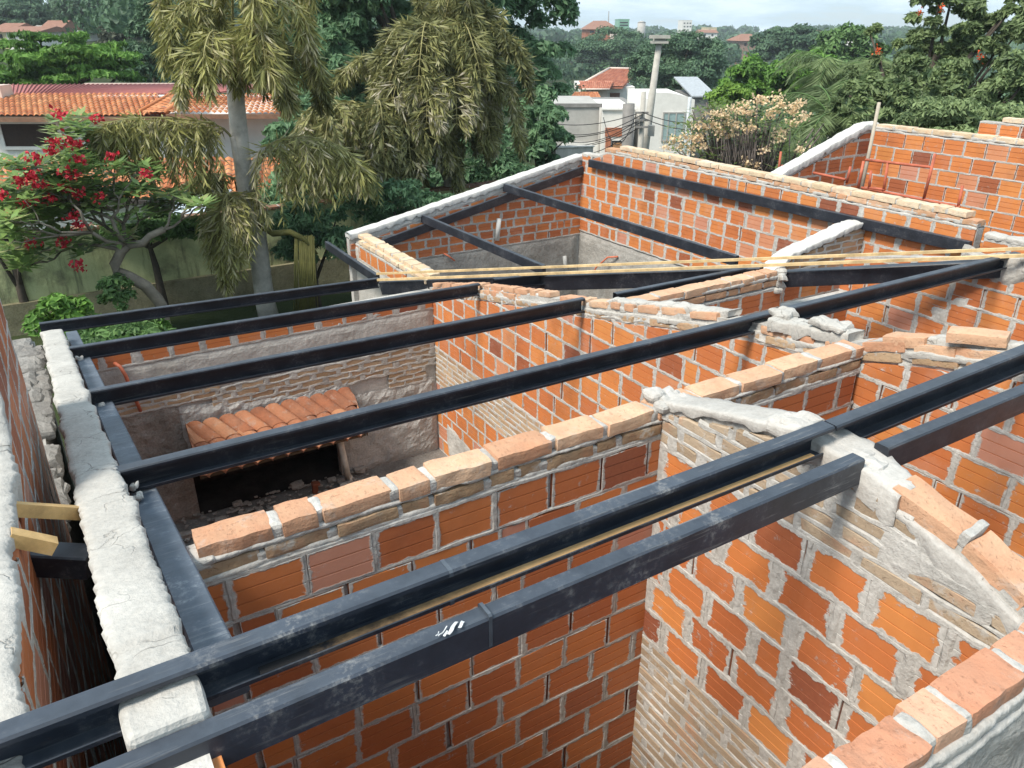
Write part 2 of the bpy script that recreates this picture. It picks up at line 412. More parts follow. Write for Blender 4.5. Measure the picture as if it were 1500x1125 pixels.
        for i in range(nst):
            q = poly
            if nst > 1:
                if i > 0: q = clip_z(q, z0 + H * i / nst + g, True)
                if i < nst - 1 and q: q = clip_z(q, z0 + H * (i + 1) / nst - g, False)
            if len(q) < 3 or abs(area(q)) < 1e-5: continue
            c = 0.0010 if nst > 1 else 0.005
            qi = inset(q, c)
            s.face(qi, [fn(p) for p in qi], mat, tint, [uvf(p) for p in qi], back)
            m = len(q)
            for k in range(m):
                k2 = (k + 1) % m
                s.face([q[k], q[k2], qi[k2], qi[k]], [base + fn(q[k]), base + fn(q[k2]), fn(qi[k2]), fn(qi[k])], mat, tint, [uvf(q[k]), uvf(q[k2]), uvf(qi[k2]), uvf(qi[k])], back)
        if nst > 1: s.face(poly, [base + 0.0005 + fn(p) for p in poly], mat, tint * 0.75, [uvf(p) for p in poly], back)
        m = len(poly)
        for k in range(m):
            k2 = (k + 1) % m; a, b = poly[k], poly[k2]
            pts = [s.pt(a[0], a[1], base + fn(a)), s.pt(b[0], b[1], base + fn(b)), s.pt(b[0], b[1], -0.03), s.pt(a[0], a[1], -0.03)]
            if back: pts = [s.pt(p[0], p[1], -s.th - q) for p, q in ((a, base), (b, base), (b, -0.03), (a, -0.03))]
            s.mb.poly(pts, mat, tint)
    def joint_h(s, z, w, prof, r, mat, back, holes, ua, ub, proud, over):
        st = 0.035; n = max(2, int((ub - ua) / st)); rows = []
        sd = r.uniform(0, 50)
        for i in range(n + 1):
            u = ua + (ub - ua) * i / n
            lo = z - w / 2 + 0.008 - over * (0.7 + 1.6 * n1(u * 9, sd)) ; hi = z + w / 2 + 0.008 + over * (0.7 + 1.6 * n1(u * 9, sd + 9))
            lo -= 0.008; hi -= 0.008
            ok = z < pf(prof, u) - 0.004 and not any(h[0] < u < h[1] and h[2] < z < h[3] for h in holes)
            pr = proud + 0.003 * n1(u * 14, sd + 3)
            rows.append((ok, [(u, lo, -0.006), (u, lo * 0.72 + hi * 0.28, pr), (u, lo * 0.28 + hi * 0.72, pr * 0.8), (u, hi, -0.006)]))
        for i in range(n):
            if not (rows[i][0] and rows[i + 1][0]): continue
            for k in range(3):
                a, b = rows[i][1], rows[i + 1][1]
                q = [a[k], b[k], b[k + 1], a[k + 1]]
                s.face([(p[0], p[1]) for p in q], [p[2] for p in q], mat, 0.5, None, back)
    def joint_v(s, u, za, zb, w, r, mat, back, proud, over):
        if zb - za < 0.015: return
        n = max(2, int((zb - za) / 0.03)); rows = []; sd = r.uniform(0, 50)
        wl, wr = w / 2 + over * r.uniform(0.3, 1.8), w / 2 + over * r.uniform(0.3, 1.8)
        for i in range(n + 1):
            z = za - 0.004 + (zb - za + 0.008) * i / n
            lo = u - wl * (1 + 0.6 * n1(z * 22, sd)); hi = u + wr * (1 + 0.6 * n1(z * 22, sd + 7)); pr = proud + 0.003 * n1(z * 17, sd + 3)
            rows.append([(lo, z, -0.006), (lo * 0.7 + hi * 0.3, z, pr), (lo * 0.3 + hi * 0.7, z, pr), (hi, z, -0.006)])
        for i in range(n):
            for k in range(3):
                q = [rows[i][k], rows[i][k + 1], rows[i + 1][k + 1], rows[i + 1][k]]
                s.face([(p[0], p[1]) for p in q], [p[2] for p in q], mat, 0.5, None, back)
    def sheet(s, u0, u1, zfun0, zfun1, mat, n=0.006, amp=0.008, step=0.035, back=False, rag=0.02, sd=0.0, fr=6.0):
        """a rough coat of plaster with ragged edges lying on the face"""
        nu = max(2, int((u1 - u0) / step)); g = []
        for i in range(nu + 1):
            u = u0 + (u1 - u0) * i / nu
            a = zfun0(u) + rag * n1(u * 5, sd); b = zfun1(u) + rag * n1(u * 5, sd + 4)
            nz = 1
            g.append((u, a, b))
        nz = max(2, int(max(x[2] - x[1] for x in g) / step))
        def node(i, k):
            u, a, b = g[i]; z = a + (b - a) * k / nz
            ed = min(1.0, min(k, nz - k, i, nu - i) / 3.0); ed = ed * ed * (3 - 2 * ed)
            uu = u + (rag * n1(z * 6, sd + 8) if i in (0, nu) else 0)
            nn = -0.009 + (n + 0.009) * ed + (0.25 + 0.75 * ed) * amp * n1(u * fr, z * fr, sd) + amp * 0.5 * n1(u * fr * 3, z * fr * 3, sd)
            return (uu, z), nn
        for i in range(nu):
            for k in range(nz):
                q = [node(i, k), node(i + 1, k), node(i + 1, k + 1), node(i, k + 1)]
                s.face([x[0] for x in q], [x[1] for x in q], mat, 0.5, None, back)
    def caps(s, mb, u0, u1, ztop, h=0.055, L=0.25, w=None, mat=0, mm=1, seed=0, joint=0.02, noff=0.0, slope=0.0, tint=(0.3, 0.9), big=0.5):
        """a course of solid bricks bedded along the top"""
        r = random.Random(seed); u = u0; w = w or s.th
        while u < u1 - 0.03:
            l = min(L * (1 if r.random() > 0.14 else 0.5) * r.uniform(0.94, 1.05), u1 - u)
            z = (ztop(u + l / 2) if callable(ztop) else ztop) - h / 2 + r.uniform(-0.004, 0.004)
            sl = ((ztop(u + l) - ztop(u)) / l) if callable(ztop) else 0.0
            th = math.atan(sl); ax = (s.ax[0] * math.cos(th) + s.ax[2] * math.sin(th), s.ax[1], s.ax[2] * math.cos(th) - s.ax[0] * math.sin(th))
            ro = r.uniform(-0.05, 0.05)
            ax = (ax[0] + ax[1] * ro, ax[1] - ax[0] * ro, ax[2])
            mb.lump(s.pt(u + l / 2, z, -s.th / 2 + noff + r.uniform(-0.005, 0.005)), ax, (l, w * r.uniform(0.96, 1.04), h * r.uniform(0.93, 1.06)), mat, r.uniform(*tint), r.uniform(0.10, 0.26), r.uniform(0.004, 0.008), (11, 6, 4), r.uniform(0, 99), r.uniform(9, 22))
            u += l
            j = joint * r.uniform(0.6, 1.5)
            if u + j < u1:
                top = r.random() < big
                mb.lump(s.pt(u + j / 2, z - (0.0 if top else 0.006), -s.th / 2 + noff), ax, (j + 0.03, w * (0.97 if not top else r.uniform(0.7, 1.0)), h * (0.99 if top else 0.90)), mm, r.random(), 0.5, 0.008, (3, 6, 4), r.uniform(0, 99), 16)
            u += j
    def coping(s, mb, u0, u1, ztop, w=None, depth=0.05, mat=0, amp=0.008, seed=0.0, noff=0.0, rag=0.014, step=0.025, crown=0.006, fr=9.0):
        """trowelled mortar along the top, uneven, with ragged drips at both sides"""
        w = w or s.th + 0.02; n = max(3, int((u1 - u0) / step)); js = [-0.5, -0.5, -0.46, -0.33, -0.15, 0.0, 0.15, 0.33, 0.46, 0.5, 0.5]
        vs = []; fs = []; m = len(js)
        for i in range(n + 1):
            u = u0 + (u1 - u0) * i / n; z = ztop(u) if callable(ztop) else ztop
            e0 = rag * n1(u * 4, seed) + rag * 0.4 * n1(u * 19, seed + 2) + rag * 0.5 * n1(u * 47, seed + 4); e1 = rag * n1(u * 4, seed + 5) + rag * 0.4 * n1(u * 19, seed + 8) + rag * 0.5 * n1(u * 47, seed + 6)
            for j, t in enumerate(js):
                nn = t * w + (e0 if t < 0 else e1) * abs(t) * 2
                zz = z + crown * (1 - 4 * t * t) + amp * n1(u * fr, nn * fr, seed) + amp * 0.6 * n1(u * fr * 3, nn * fr * 3, seed + 3)
                if j in (1, m - 2): zz -= 0.010
                if j in (0, m - 1):
                    zz = z - depth * (1 + 0.7 * n1(u * 12, seed + 11 + j)); nn *= 0.9
                q = s.pt(u, zz, -s.th / 2 + noff + nn); vs.append(q)
        for i in range(n):
            for j in range(m - 1):
                f = (i * m + j, (i + 1) * m + j, (i + 1) * m + j + 1, i * m + j + 1)
                fs.append(f if s.side > 0 else f[::-1])
        fs.append(tuple(range(m))); fs.append(tuple(n * m + k for k in range(m - 1, -1, -1)))
        mb.mesh(vs, fs, mat, 0.5, True)
    def build(s, name, mats, label, cat='wall', group=None):
        o = s.mb.build(name, mats); return tag(o, label, cat, group)
# ================================================================== THE BUILDING SITE
A_G1, A_G2, A_R1, A_R2 = 2.25, 3.715, 6.65, 7.66
B_MID, B_W5, B_F = 2.36, 7.95, 10.45
STD = lambda hol=None, com=None, m=None: [m or MORT, hol or HOL, com or COM_R]
def aL(b): return 0.105 - 0.028 * b                       # right edge of the left parapet
L_TOP = [(0.3, 3.36), (1.40, 3.64), (1.555, 3.675), (3.186, 3.352), (5.0, 2.985), (6.825, 2.645), (8.0, 2.43)]
def zL(b): return pf(L_TOP, b)

# ---- left parapet wall -------------------------------------------------------
b0, b1 = 0.3, 7.95
w = Wall((aL(b0), b0), (aL(b1), b1), -1, 0.15, 0.0, [(b - b0, z - 0.05) for b, z in L_TOP])
w.core(); w.bricks([('hollow', 0.1, 3.6)], 3, cut=0.02)
lw = w.build('parapet_wall', STD(HOL_D), 'long low wall with thick pale mortar along its sloping top, beside the dark gap', 'wall')
m = MB()
ext = [(1.565, b1)]          # the two ridge purlins lie across it
for i, (ba, bb) in enumerate(ext):
    w.coping(m, ba - b0, bb - b0, lambda u: zL(u + b0) - (0.012 if u + b0 < 1.7 else -0.004), w=0.170, depth=0.085, amp=0.006, seed=i * 7.0, rag=0.022, crown=0.005, fr=6, step=0.014)
for (ya, yb) in ((1.395, 1.535), (0.45, 1.338)):
    ym = (ya + yb) / 2; m.lump((aL(ym) - 0.08, ym, zL(ym) - 0.085), w.ax, (yb - ya, 0.172, 0.15), 0, 0.5, 0.28, 0.008, (12 if yb - ya < 0.3 else 40, 10, 8), ya, 13)
cp = m.build('mortar_coping', MORT_L, lw)
m = MB()
for k in range(0):                                        # lumps and drips along both edges
    b = rnd.uniform(1.7, 7.7); s = rnd.choice((0.0, -0.16)); sz = rnd.uniform(0.012, 0.03)
    w2 = Vector((aL(b) + s + rnd.uniform(-0.01, 0.01), b, zL(b) - rnd.uniform(0.03, 0.09)))
    m.lump(w2, w.ax, (sz * 1.6, sz, sz), 0, 0.5, 0.8, 0.014, (3, 3, 3), k * 1.7, 22)
for b, n in ((3.10, 4), (4.92, 3), (6.75, 3)):
    for k in range(n):
        sz = rnd.uniform(0.015, 0.038)
        m.lump((aL(b) + rnd.uniform(0.0, 0.07), b + rnd.uniform(-0.09, 0.02), zL(b) - rnd.uniform(0.06, 0.13)), w.ax, (sz * 1.4, sz, sz), 0, 0.5, 0.8, 0.014, (3, 3, 3), k * 2.1 + b, 25)
m.build('mortar_lump', MORT_L, lw)

# ---- neighbour's parapet on the far left --------------------------------------
OT = [(-0.5, 3.50), (1.0, 3.57), (2.9, 3.60), (3.05, 3.66), (3.25, 3.9), (4.62, 4.05)]
w = Wall((-0.30, -0.5), (-0.30, 4.62), -1, 0.16, 0.0, [(b + 0.5, z - 0.03) for b, z in OT])
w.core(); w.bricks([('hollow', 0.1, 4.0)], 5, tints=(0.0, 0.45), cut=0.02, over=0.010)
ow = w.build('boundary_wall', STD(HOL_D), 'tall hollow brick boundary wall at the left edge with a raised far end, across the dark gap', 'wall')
m = MB()
w.coping(m, 0, 3.5, lambda u: pf(OT, u - 0.5), w=0.225, depth=0.11, amp=0.008, seed=31, rag=0.032, crown=0.006, noff=-0.03, fr=6, step=0.014)
w.coping(m, 3.5, 5.12, lambda u: pf(OT, u - 0.5), w=0.18, depth=0.05, amp=0.01, seed=37, rag=0.02)
m.build('mortar_coping', MORT_L, ow)

# ---- heap of mortar closing the gap -------------------------------------------
w = Wall((-0.60, 4.64), (-0.36, 4.64), -1, 3.5, 0.0, [(0, 2.30), (0.25, 2.30)])
w.core(rec=0.0, step=0.05, amp=0.03)
hb = w.build('gap_infill', [PLAST], 'rough grey mortar block plugging the gap beyond the tall boundary wall', 'mortar block')
m = MB(); 
for k in range(60):
    m.lump((rnd.uniform(-0.52, -0.38), rnd.uniform(4.8, 8.1), 2.29 + rnd.uniform(-0.05, 0.03)), w.ax, (0.22, 0.30, 0.10), 0, 0.5, 0.8, 0.03, (4, 5, 3), k, 11)
m.build('mortar_lump', m_mortar('shade_dark_mortar', (0.16, 0.15, 0.14), (0.30, 0.285, 0.265), 0.9, 0.5), hb)  # darker mortar imitates the shade the heap lies in

# ---- mid wall (foreground, left of the bathroom gable) -------------------------
w = Wall((0.13, B_MID), (A_G2 - 0.005, B_MID), -1, 0.13, 0.0, [(0, 3.265), (4, 3.265)])
w.core(); w.bricks([('hollow', 0.15, 1.3), ('hollow', 1.31, 3.255)], 21, tints=(0.15, 0.78), dry=0.42, over=0.007, cut=0.0)
w.bricks([('hollow', 0.15, 3.25)], 22, back=True, tints=(0.3, 0.8))
mid = w.build('partition_wall', STD(HOL_R), 'partition wall of red hollow bricks capped with pale solid bricks, under the two ridge beams', 'wall')
m = MB()
w.caps(m, 0.03, w.L, 3.322, h=0.053, L=0.235, w=0.128, mat=0, seed=4, joint=0.024, tint=(0.0, 0.4), big=0.1)
m.build('brick_course', [COM_R, MORT], mid)
m = MB()
w.caps(m, 0.06, w.L, 3.402, h=0.062, L=0.26, w=0.132, mat=0, seed=9, joint=0.026, tint=(0.25, 0.95), big=0.55)
m.build('brick_capping', [CAPB, MORT], mid)
m = MB()
w.coping(m, 0.0, w.L, 3.346, w=0.131, depth=0.022, amp=0.006, rag=0.012, crown=0.0, seed=2.0)
w.coping(m, 0.0, w.L, 3.277, w=0.130, depth=0.035, amp=0.006, rag=0.010, crown=0.0, seed=8.0)
m.build('mortar_bed', MORT, mid)
m = MB()      # mortar dabs at both ends of the top
for k in range(10): m.lump((2.27 + rnd.uniform(-0.06, 0.1), 2.40 + rnd.uniform(-0.05, 0.06), 3.40 + rnd.uniform(-0.03, 0.03)), w.ax, (0.09, 0.08, 0.05), 0, 0.5, 0.8, 0.015, (4, 4, 3), k, 18)
for k in range(3): m.lump((0.20 + rnd.uniform(-0.02, 0.03), 2.42 + rnd.uniform(-0.03, 0.03), 3.34 + rnd.uniform(-0.02, 0.01)), w.ax, (0.10, 0.09, 0.04), 0, 0.5, 0.8, 0.015, (4, 4, 3), k + 20, 18)
m.build('mortar_lump', MORT, mid)

# ---- bathroom gable (foreground right) ------------------------------------------
G1T = [(2.49, 3.37), (2.41, 3.415), (2.245, 3.465), (1.988, 3.535), (1.79, 3.585), (1.597, 3.63), (1.388, 3.615), (1.2, 3.58), (1.05, 3.545), (0.9, 3.50), (0.74, 3.42)]
prof = [(2.49 - b, z - 0.03) for b, z in G1T]
w = Wall((A_G1, 2.49), (A_G1, 0.74), -1, 0.15, 0.0, prof)
w.core()
w.bricks([('common', 0.05, 2.04)], 31, tints=(0.3, 0.75), over=0.013, head=0.03, proud=0.0012, cut=0.02)
for k in range(16): w.sheet(*sorted((rnd.uniform(0.1, 0.5) + 0.08 * k, 0.10 * k + 0.3)), (lambda z: (lambda u: z))(0.7 + 1.2 * ((k * 0.37) % 1.0)), (lambda z: (lambda u: z + 0.16))(0.7 + 1.2 * ((k * 0.37) % 1.0)), 0, n=0.004, amp=0.006, rag=0.07, sd=k * 3.0)
w.bricks([('hollow', 2.045, 3.215)], 32, tints=(0.22, 0.97), dry=0.02, head=0.03, over=0.011, cut=0.10, proud=0.003)
w.bricks([('common', 3.22, 3.64)], 33, tints=(0.1, 0.9), over=0.013, head=0.045, proud=0.002, cut=0.035)
w.bricks([('common', 1.2, 2.4), ('hollow', 2.4, 3.3)], 34, back=True, cut=0.1)
ft = lambda u: pf(prof, u)
w.sheet(1.20, 1.74, lambda u: 3.26 + 0.07 * math.sin(u * 9), lambda u: ft(u) - 0.06, 0, n=0.004, amp=0.005, rag=0.06, sd=3)
w.sheet(0.80, 1.12, lambda u: 3.40, lambda u: ft(u) - 0.01, 0, n=0.005, amp=0.006, rag=0.05, sd=13)
w.sheet(0.13, 0.30, lambda u: 2.05, lambda u: 2.95, 0, n=0.004, amp=0.006, rag=0.04, sd=23)
w.sheet(0.40, 1.72, lambda u: 3.30, lambda u: 3.33, 0, n=0.008, amp=0.006, rag=0.03, sd=43)
g1 = w.build('bathroom_gable', STD(HOL_G, m_common('smeared_common_brick', (0.30, 0.225, 0.155), (0.40, 0.31, 0.22), (0.47, 0.37, 0.27), 0.95)), 'near gable of orange hollow bricks, smeared grey joints, ridge beam crossing its peak', 'wall')
m = MB()
w.coping(m, 0.02, 0.86, lambda u: pf([(x, z + 0.03) for x, z in prof], u), w=0.168, depth=0.05, amp=0.006, seed=4.4, rag=0.016, crown=0.002)
w.coping(m, 0.86, 1.30, lambda u: pf([(x, z + 0.025) for x, z in prof], u), w=0.17, depth=0.10, amp=0.010, seed=14.4, rag=0.03, crown=0.004)
w.coping(m, 1.28, 1.75, lambda u: pf([(x, z - 0.03) for x, z in prof], u), w=0.16, depth=0.06, amp=0.008, seed=24.4, rag=0.016)
for k in range(14):
    m.lump((A_G1 + rnd.uniform(0.03, 0.11), rnd.uniform(1.36, 1.75), 3.585 + rnd.uniform(-0.05, 0.015)), w.ax, (0.13, 0.10, 0.05), 0, 0.5, 0.8, 0.02, (4, 4, 3), k, 14)
m.build('mortar_coping', m_mortar('smooth_mortar', (0.36, 0.34, 0.315), (0.52, 0.50, 0.47), 0.5, 0.15), g1)
m = MB()
w.caps(m, 1.25, 1.74, lambda u: pf([(x, z + 0.035) for x, z in prof], u), h=0.06, L=0.25, w=0.13, mat=0, seed=2, joint=0.004, tint=(0.3, 0.9), big=0.0)
m.build('brick_capping', [CAPB, MORT], g1)

# ---- front wall (bottom right corner) -------------------------------------------
w = Wall((0.14, 0.60), (4.2, 0.60), -1, 0.14, 0.0, [(0, 3.27), (5, 3.27)])
w.core(); w.bricks([('hollow', 0.1, 2.6)], 41); w.bricks([('hollow', 0.1, 3.25)], 42, back=True)
w.sheet(0.0, 4.06, lambda u: 2.5, lambda u: 3.32, 0, n=0.012, amp=0.012, rag=0.02, sd=5)
fw = w.build('bathroom_front_wall', STD(None, None, PLAST), 'nearest wall at the bottom right, grey rendered below a row of pale pink solid bricks', 'wall')
m = MB()
w.caps(m, 0.1, 4.0, 3.402, h=0.065, L=0.245, w=0.125, mat=0, seed=77, joint=0.03, tint=(0.3, 0.95), big=0.7, noff=0.0)
m.build('brick_capping', [m_common('pink_common_brick', (0.42, 0.175, 0.10), (0.54, 0.27, 0.17), (0.62, 0.38, 0.26), 0.3), MORT], fw)
m = MB(); w.coping(m, 0.0, 4.06, 3.34, w=0.15, depth=0.05, amp=0.006, rag=0.012, crown=0.0, seed=12.0)
w.coping(m, 0.0, 4.06, 3.285, w=0.165, depth=0.03, amp=0.008, rag=0.012, crown=0.0, seed=16.0)
m.build('mortar_bed', MORT, fw)

# ---- long gable between the rooms (half gable beyond the mid wall, then wall beside the bathroom) ---
G2T = [(8.10, 2.22), (7.9, 2.27), (6.825, 2.55), (5.0, 2.93), (3.186, 3.33), (2.9, 3.36), (2.7, 3.39), (2.49, 3.42), (2.30, 3.50), (2.0, 3.58), (1.555, 3.68), (1.0, 3.58), (0.5, 3.45), (-0.6, 3.2)]
prof = [(8.10 - b, z - 0.05) for b, z in G2T]
w = Wall((A_G2, 8.10), (A_G2, -0.6), -1, 0.15, 0.0, prof)
w.core()
ft = lambda u: pf(prof, u)
w.bricks([('hollow', 0.03, 0.985)], 51, tints=(0.5, 1.0), dry=0.1, cut=0.1)
w.bricks([('common', 0.99, 1.46)], 52, over=0.012, proud=0.003, ulim=(0.0, 4.9))
w.bricks([('hollow', 0.99, 1.46)], 55, over=0.012, proud=0.003, ulim=(4.9, 8.7))
w.bricks([('hollow', 1.47, 3.63)], 53, tints=(0.38, 0.98), dry=0.3, cut=0.13, over=0.008)
w.bricks([('hollow', 1.0, 3.4)], 54, back=True, cut=0.1)
w.sheet(0.05, 3.0, lambda u: ft(u) - 0.12, lambda u: ft(u) - 0.03, 0, n=0.010, amp=0.014, rag=0.045, sd=3, fr=9)
w.sheet(3.0, 5.55, lambda u: ft(u) - 0.14, lambda u: ft(u) - 0.06, 0, n=0.004, amp=0.012, rag=0.06, sd=9, fr=9)
w.sheet(5.5, 8.6, lambda u: ft(u) - 0.10, lambda u: ft(u) - 0.05, 0, n=0.003, amp=0.012, rag=0.06, sd=19, fr=9)
w.sheet(0.35, 1.6, lambda u: 0.0, lambda u: 0.62 - 0.15 * u, 0, n=0.010, amp=0.010, rag=0.06, sd=29)
g2 = w.build('gable_wall', STD(), 'long sloping gable of sunlit orange hollow bricks between the two rooms, mortar lumps on its rough top', 'wall')
m = MB()
sl = lambda d: (lambda u: pf([(x, z + d) for x, z in prof], u))
w.caps(m, 0.12, 2.1, sl(-0.005), h=0.055, L=0.235, w=0.14, mat=0, seed=5, joint=0.022, tint=(0.2, 0.9), big=0.5)
w.caps(m, 0.02, 5.6, sl(-0.062), h=0.05, L=0.235, w=0.150, mat=1, mm=2, seed=6, joint=0.035, tint=(0.1, 0.8), big=0.4)
w.caps(m, 0.12, 2.6, sl(0.05), h=0.05, L=0.22, w=0.11, mat=0, mm=2, seed=7, joint=0.03, tint=(0.2, 0.9), big=0.4)
w.caps(m, 2.75, 4.7, sl(0.03), h=0.055, L=0.235, w=0.13, mat=0, mm=2, seed=8, joint=0.05, tint=(0.3, 0.9), big=0.5)
w.caps(m, 5.0, 5.56, sl(-0.005), h=0.055, L=0.24, w=0.14, mat=0, mm=2, seed=12, joint=0.05, tint=(0.2, 0.7), big=0.4)
w.caps(m, 5.72, 8.6, sl(-0.065), h=0.05, L=0.235, w=0.152, mat=1, mm=2, seed=16, joint=0.04, tint=(0.1, 0.8), big=0.3)
w.caps(m, 5.72, 8.6, sl(-0.01), h=0.05, L=0.235, w=0.146, mat=0, mm=2, seed=17, joint=0.04, tint=(0.1, 0.8), big=0.4)
w.caps(m, 5.82, 6.1, sl(0.03), h=0.06, L=0.24, w=0.13, mat=0, mm=2, seed=10, joint=0.04, tint=(0.5, 0.9), big=0.4)
w.caps(m, 6.05, 6.45, sl(0.0), h=0.06, L=0.24, w=0.13, mat=0, mm=2, seed=13, joint=0.04, tint=(0.5, 0.9), big=0.4)
w.caps(m, 6.7, 8.6, sl(0.03), h=0.06, L=0.24, w=0.13, mat=0, mm=2, seed=11, joint=0.04, tint=(0.5, 0.9), big=0.4)
m.build('brick_capping', [CAPB, COM_R, MORT], g2)
m = MB()
w.coping(m, 3.4, 4.7, sl(0.045), w=0.11, depth=0.05, amp=0.018, seed=2.2, rag=0.045, crown=0.008, noff=-0.02, fr=8)
w.coping(m, 5.05, 5.62, sl(0.055), w=0.14, depth=0.07, amp=0.013, seed=5.2, rag=0.05, crown=0.004, fr=17, step=0.015)
w.coping(m, 6.05, 6.72, sl(0.03), w=0.12, depth=0.05, noff=-0.02, step=0.015, amp=0.012, seed=7.2, rag=0.05, crown=0.004, fr=14)
w.coping(m, 0.0, 5.6, sl(-0.045), w=0.158, depth=0.04, amp=0.012, seed=9.2, rag=0.028, crown=0.0, fr=9)
w.coping(m, 5.62, 8.6, sl(-0.045), w=0.150, depth=0.03, amp=0.012, seed=19.2, rag=0.028, crown=0.0, fr=9)
for k in range(3):
    u = rnd.uniform(5.05, 5.62) if k < 11 else rnd.uniform(6.1, 6.5)
    m.lump(w.pt(u, ft(u) + rnd.uniform(0.05, 0.085), -0.07 + rnd.uniform(-0.05, 0.05)), w.ax, (rnd.uniform(0.10, 0.22), 0.13, 0.04), 0, 0.5, 0.8, 0.025, (7, 6, 3), k, 16)
m.build('mortar_coping', MORT_L, g2)

# ---- rear wall of the left room ---------------------------------------------------
w = Wall((-0.12, B_W5), (A_G2 - 0.005, B_W5), -1, 0.14, 0.60, [(0, 2.165), (5, 2.165)])
w.core()
w.bricks([('hollow', 1.965, 2.155)], 61, tints=(0.45, 0.75), head=0.045, dry=0.0, over=0.012)
w.bricks([('common', 1.24, 1.52)], 62, over=0.018, head=0.05, proud=0.004, ulim=(1.2, 3.83))
w.bricks([('common', 1.05, 1.24)], 63, over=0.016, proud=0.004, ulim=(3.2, 3.7))
w.bricks([('common', 1.44, 1.56)], 65, over=0.016, proud=0.002, ulim=(0.05, 1.3))
w.bricks([('hollow', 0.7, 2.15)], 64, back=True)
w.sheet(0.0, 3.83, lambda u: 1.50 + 0.05 * n1(u * 3, 1), lambda u: 1.97 + 0.03 * n1(u * 4, 2), 0, n=0.008, amp=0.006, rag=0.02, sd=2)
w.sheet(0.86, 2.75, lambda u: 0.60, lambda u: 1.33 + 0.06 * math.sin(u * 2), 3, n=0.012, amp=0.016, rag=0.05, sd=6, fr=10)
w.sheet(2.78, 3.83, lambda u: 0.60, lambda u: 1.06, 3, n=0.012, amp=0.018, rag=0.05, sd=8, fr=10)
w.sheet(0.0, 0.86, lambda u: 0.60, lambda u: 1.42, 4, n=0.012, amp=0.016, rag=0.05, sd=10, fr=10)
w.sheet(2.55, 3.3, lambda u: 1.92, lambda u: 2.03, 0, n=0.02, amp=0.022, rag=0.03, sd=12, fr=14)
for (pa, pb, mt, sd) in ((-0.12, 0.745, 4, 1), (2.40, A_G2 - 0.005, 3, 2)):     # the piers either side of the shade-black recess
    q = Wall((pa, B_W5), (pb, B_W5), -1, 0.14, 0.0, [(0, 0.60), (5, 0.60)]); q.mb = w.mb
    q.core(mt); q.sheet(0.02, q.L - 0.02, lambda u: 0.0, lambda u: 0.61, mt, n=0.012, amp=0.016, rag=0.015, sd=sd, fr=10)
RECESS_SHADE = m_plain('shade_black_plaster', (0.03, 0.026, 0.024), 0.95, 0.1, 0.6, 5, 0.5)  # black colour stands in for the deep shade of the recess
RUB = m_mortar('light_render', (0.34, 0.33, 0.315), (0.56, 0.545, 0.52), 1.0, 0.25)
BRN = m_mortar('stained_brown_render', (0.15, 0.125, 0.105), (0.33, 0.295, 0.265), 1.0, 0.6)
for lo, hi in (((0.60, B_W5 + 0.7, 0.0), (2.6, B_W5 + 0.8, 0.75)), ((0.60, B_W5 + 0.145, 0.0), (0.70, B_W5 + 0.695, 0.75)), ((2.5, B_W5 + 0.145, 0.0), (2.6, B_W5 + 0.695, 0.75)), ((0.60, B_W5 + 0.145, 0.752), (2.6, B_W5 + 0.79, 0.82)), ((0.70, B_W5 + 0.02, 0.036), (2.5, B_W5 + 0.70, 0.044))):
    w.mb.box(lo, hi, 5)  # added box keeps garden light out of the opening
w5 = w.build('courtyard_wall', [MORT, HOL, COM_R, RUB, BRN, RECESS_SHADE], 'rough rendered rear wall with one course of orange bricks on top and a recess painted shade-black under the tiles', 'wall')

# clay tile awning over the recess, its post, rubble
ta = empty('tile_awning', P(272, 625, b=B_W5) + Vector((0, -0.05, 0)), 'small lean-to roof of old orange clay tiles above the dark recess', 'awning')
TILE = m_common('clay_tile', (0.17, 0.07, 0.045), (0.42, 0.165, 0.085), (0.54, 0.26, 0.14), 0.3)
m = MB(); a0_, a1_ = 0.77, 2.60; nt = 11
zt, zb_, bt, bb = 1.16, 0.74, B_W5 - 0.02, B_W5 - 0.46
SK = 0.42
for i in range(-3, nt):
    cx = a0_ + (a1_ - a0_) * (i + 0.5) / nt; wd = (a1_ - a0_) / nt
    for row in range(3):
        f0, f1 = (row / 3.0, min(1.0, (row + 1.25) / 3.0)); jx = rnd.uniform(-0.008, 0.008); jz = rnd.uniform(-0.004, 0.006)
        if cx + SK * f1 < a0_: continue
        vs = []; fs = []; ns = 8
        for j, f in enumerate((f0, f0 + (f1 - f0) * 0.5, f1)):
            wr = wd * (0.50 + 0.06 * (f - f0)); lift = 0.030 * (f - f0) + jz
            for k in range(ns + 1):
                t = math.pi * k / ns; x = max(a0_, min(a1_, cx + SK * f - math.cos(t) * wr + jx))
                for rr_ in (0,):
                    vs.append((x, bt + (bb - bt) * f - 0.012 * math.sin(t), zt + (zb_ - zt) * f + math.sin(t) * wd * 0.34 + lift))
        nn_ = ns + 1
        for j in range(2):
            for k in range(ns): fs.append((j * nn_ + k, j * nn_ + k + 1, (j + 1) * nn_ + k + 1, (j + 1) * nn_ + k))
        off = len(vs); vs += [(x, y + 0.006, z - 0.013) for x, y, z in vs]
        fs += [tuple(q + off for q in reversed(f)) for f in fs]
        for k in range(ns): fs.append((2 * nn_ + k, 2 * nn_ + k + 1, 2 * nn_ + k + 1 + off, 2 * nn_ + k + off))
        m.mesh(vs, fs, 0, rnd.uniform(0.1, 0.9), False)
m.build('tiles', TILE, ta)
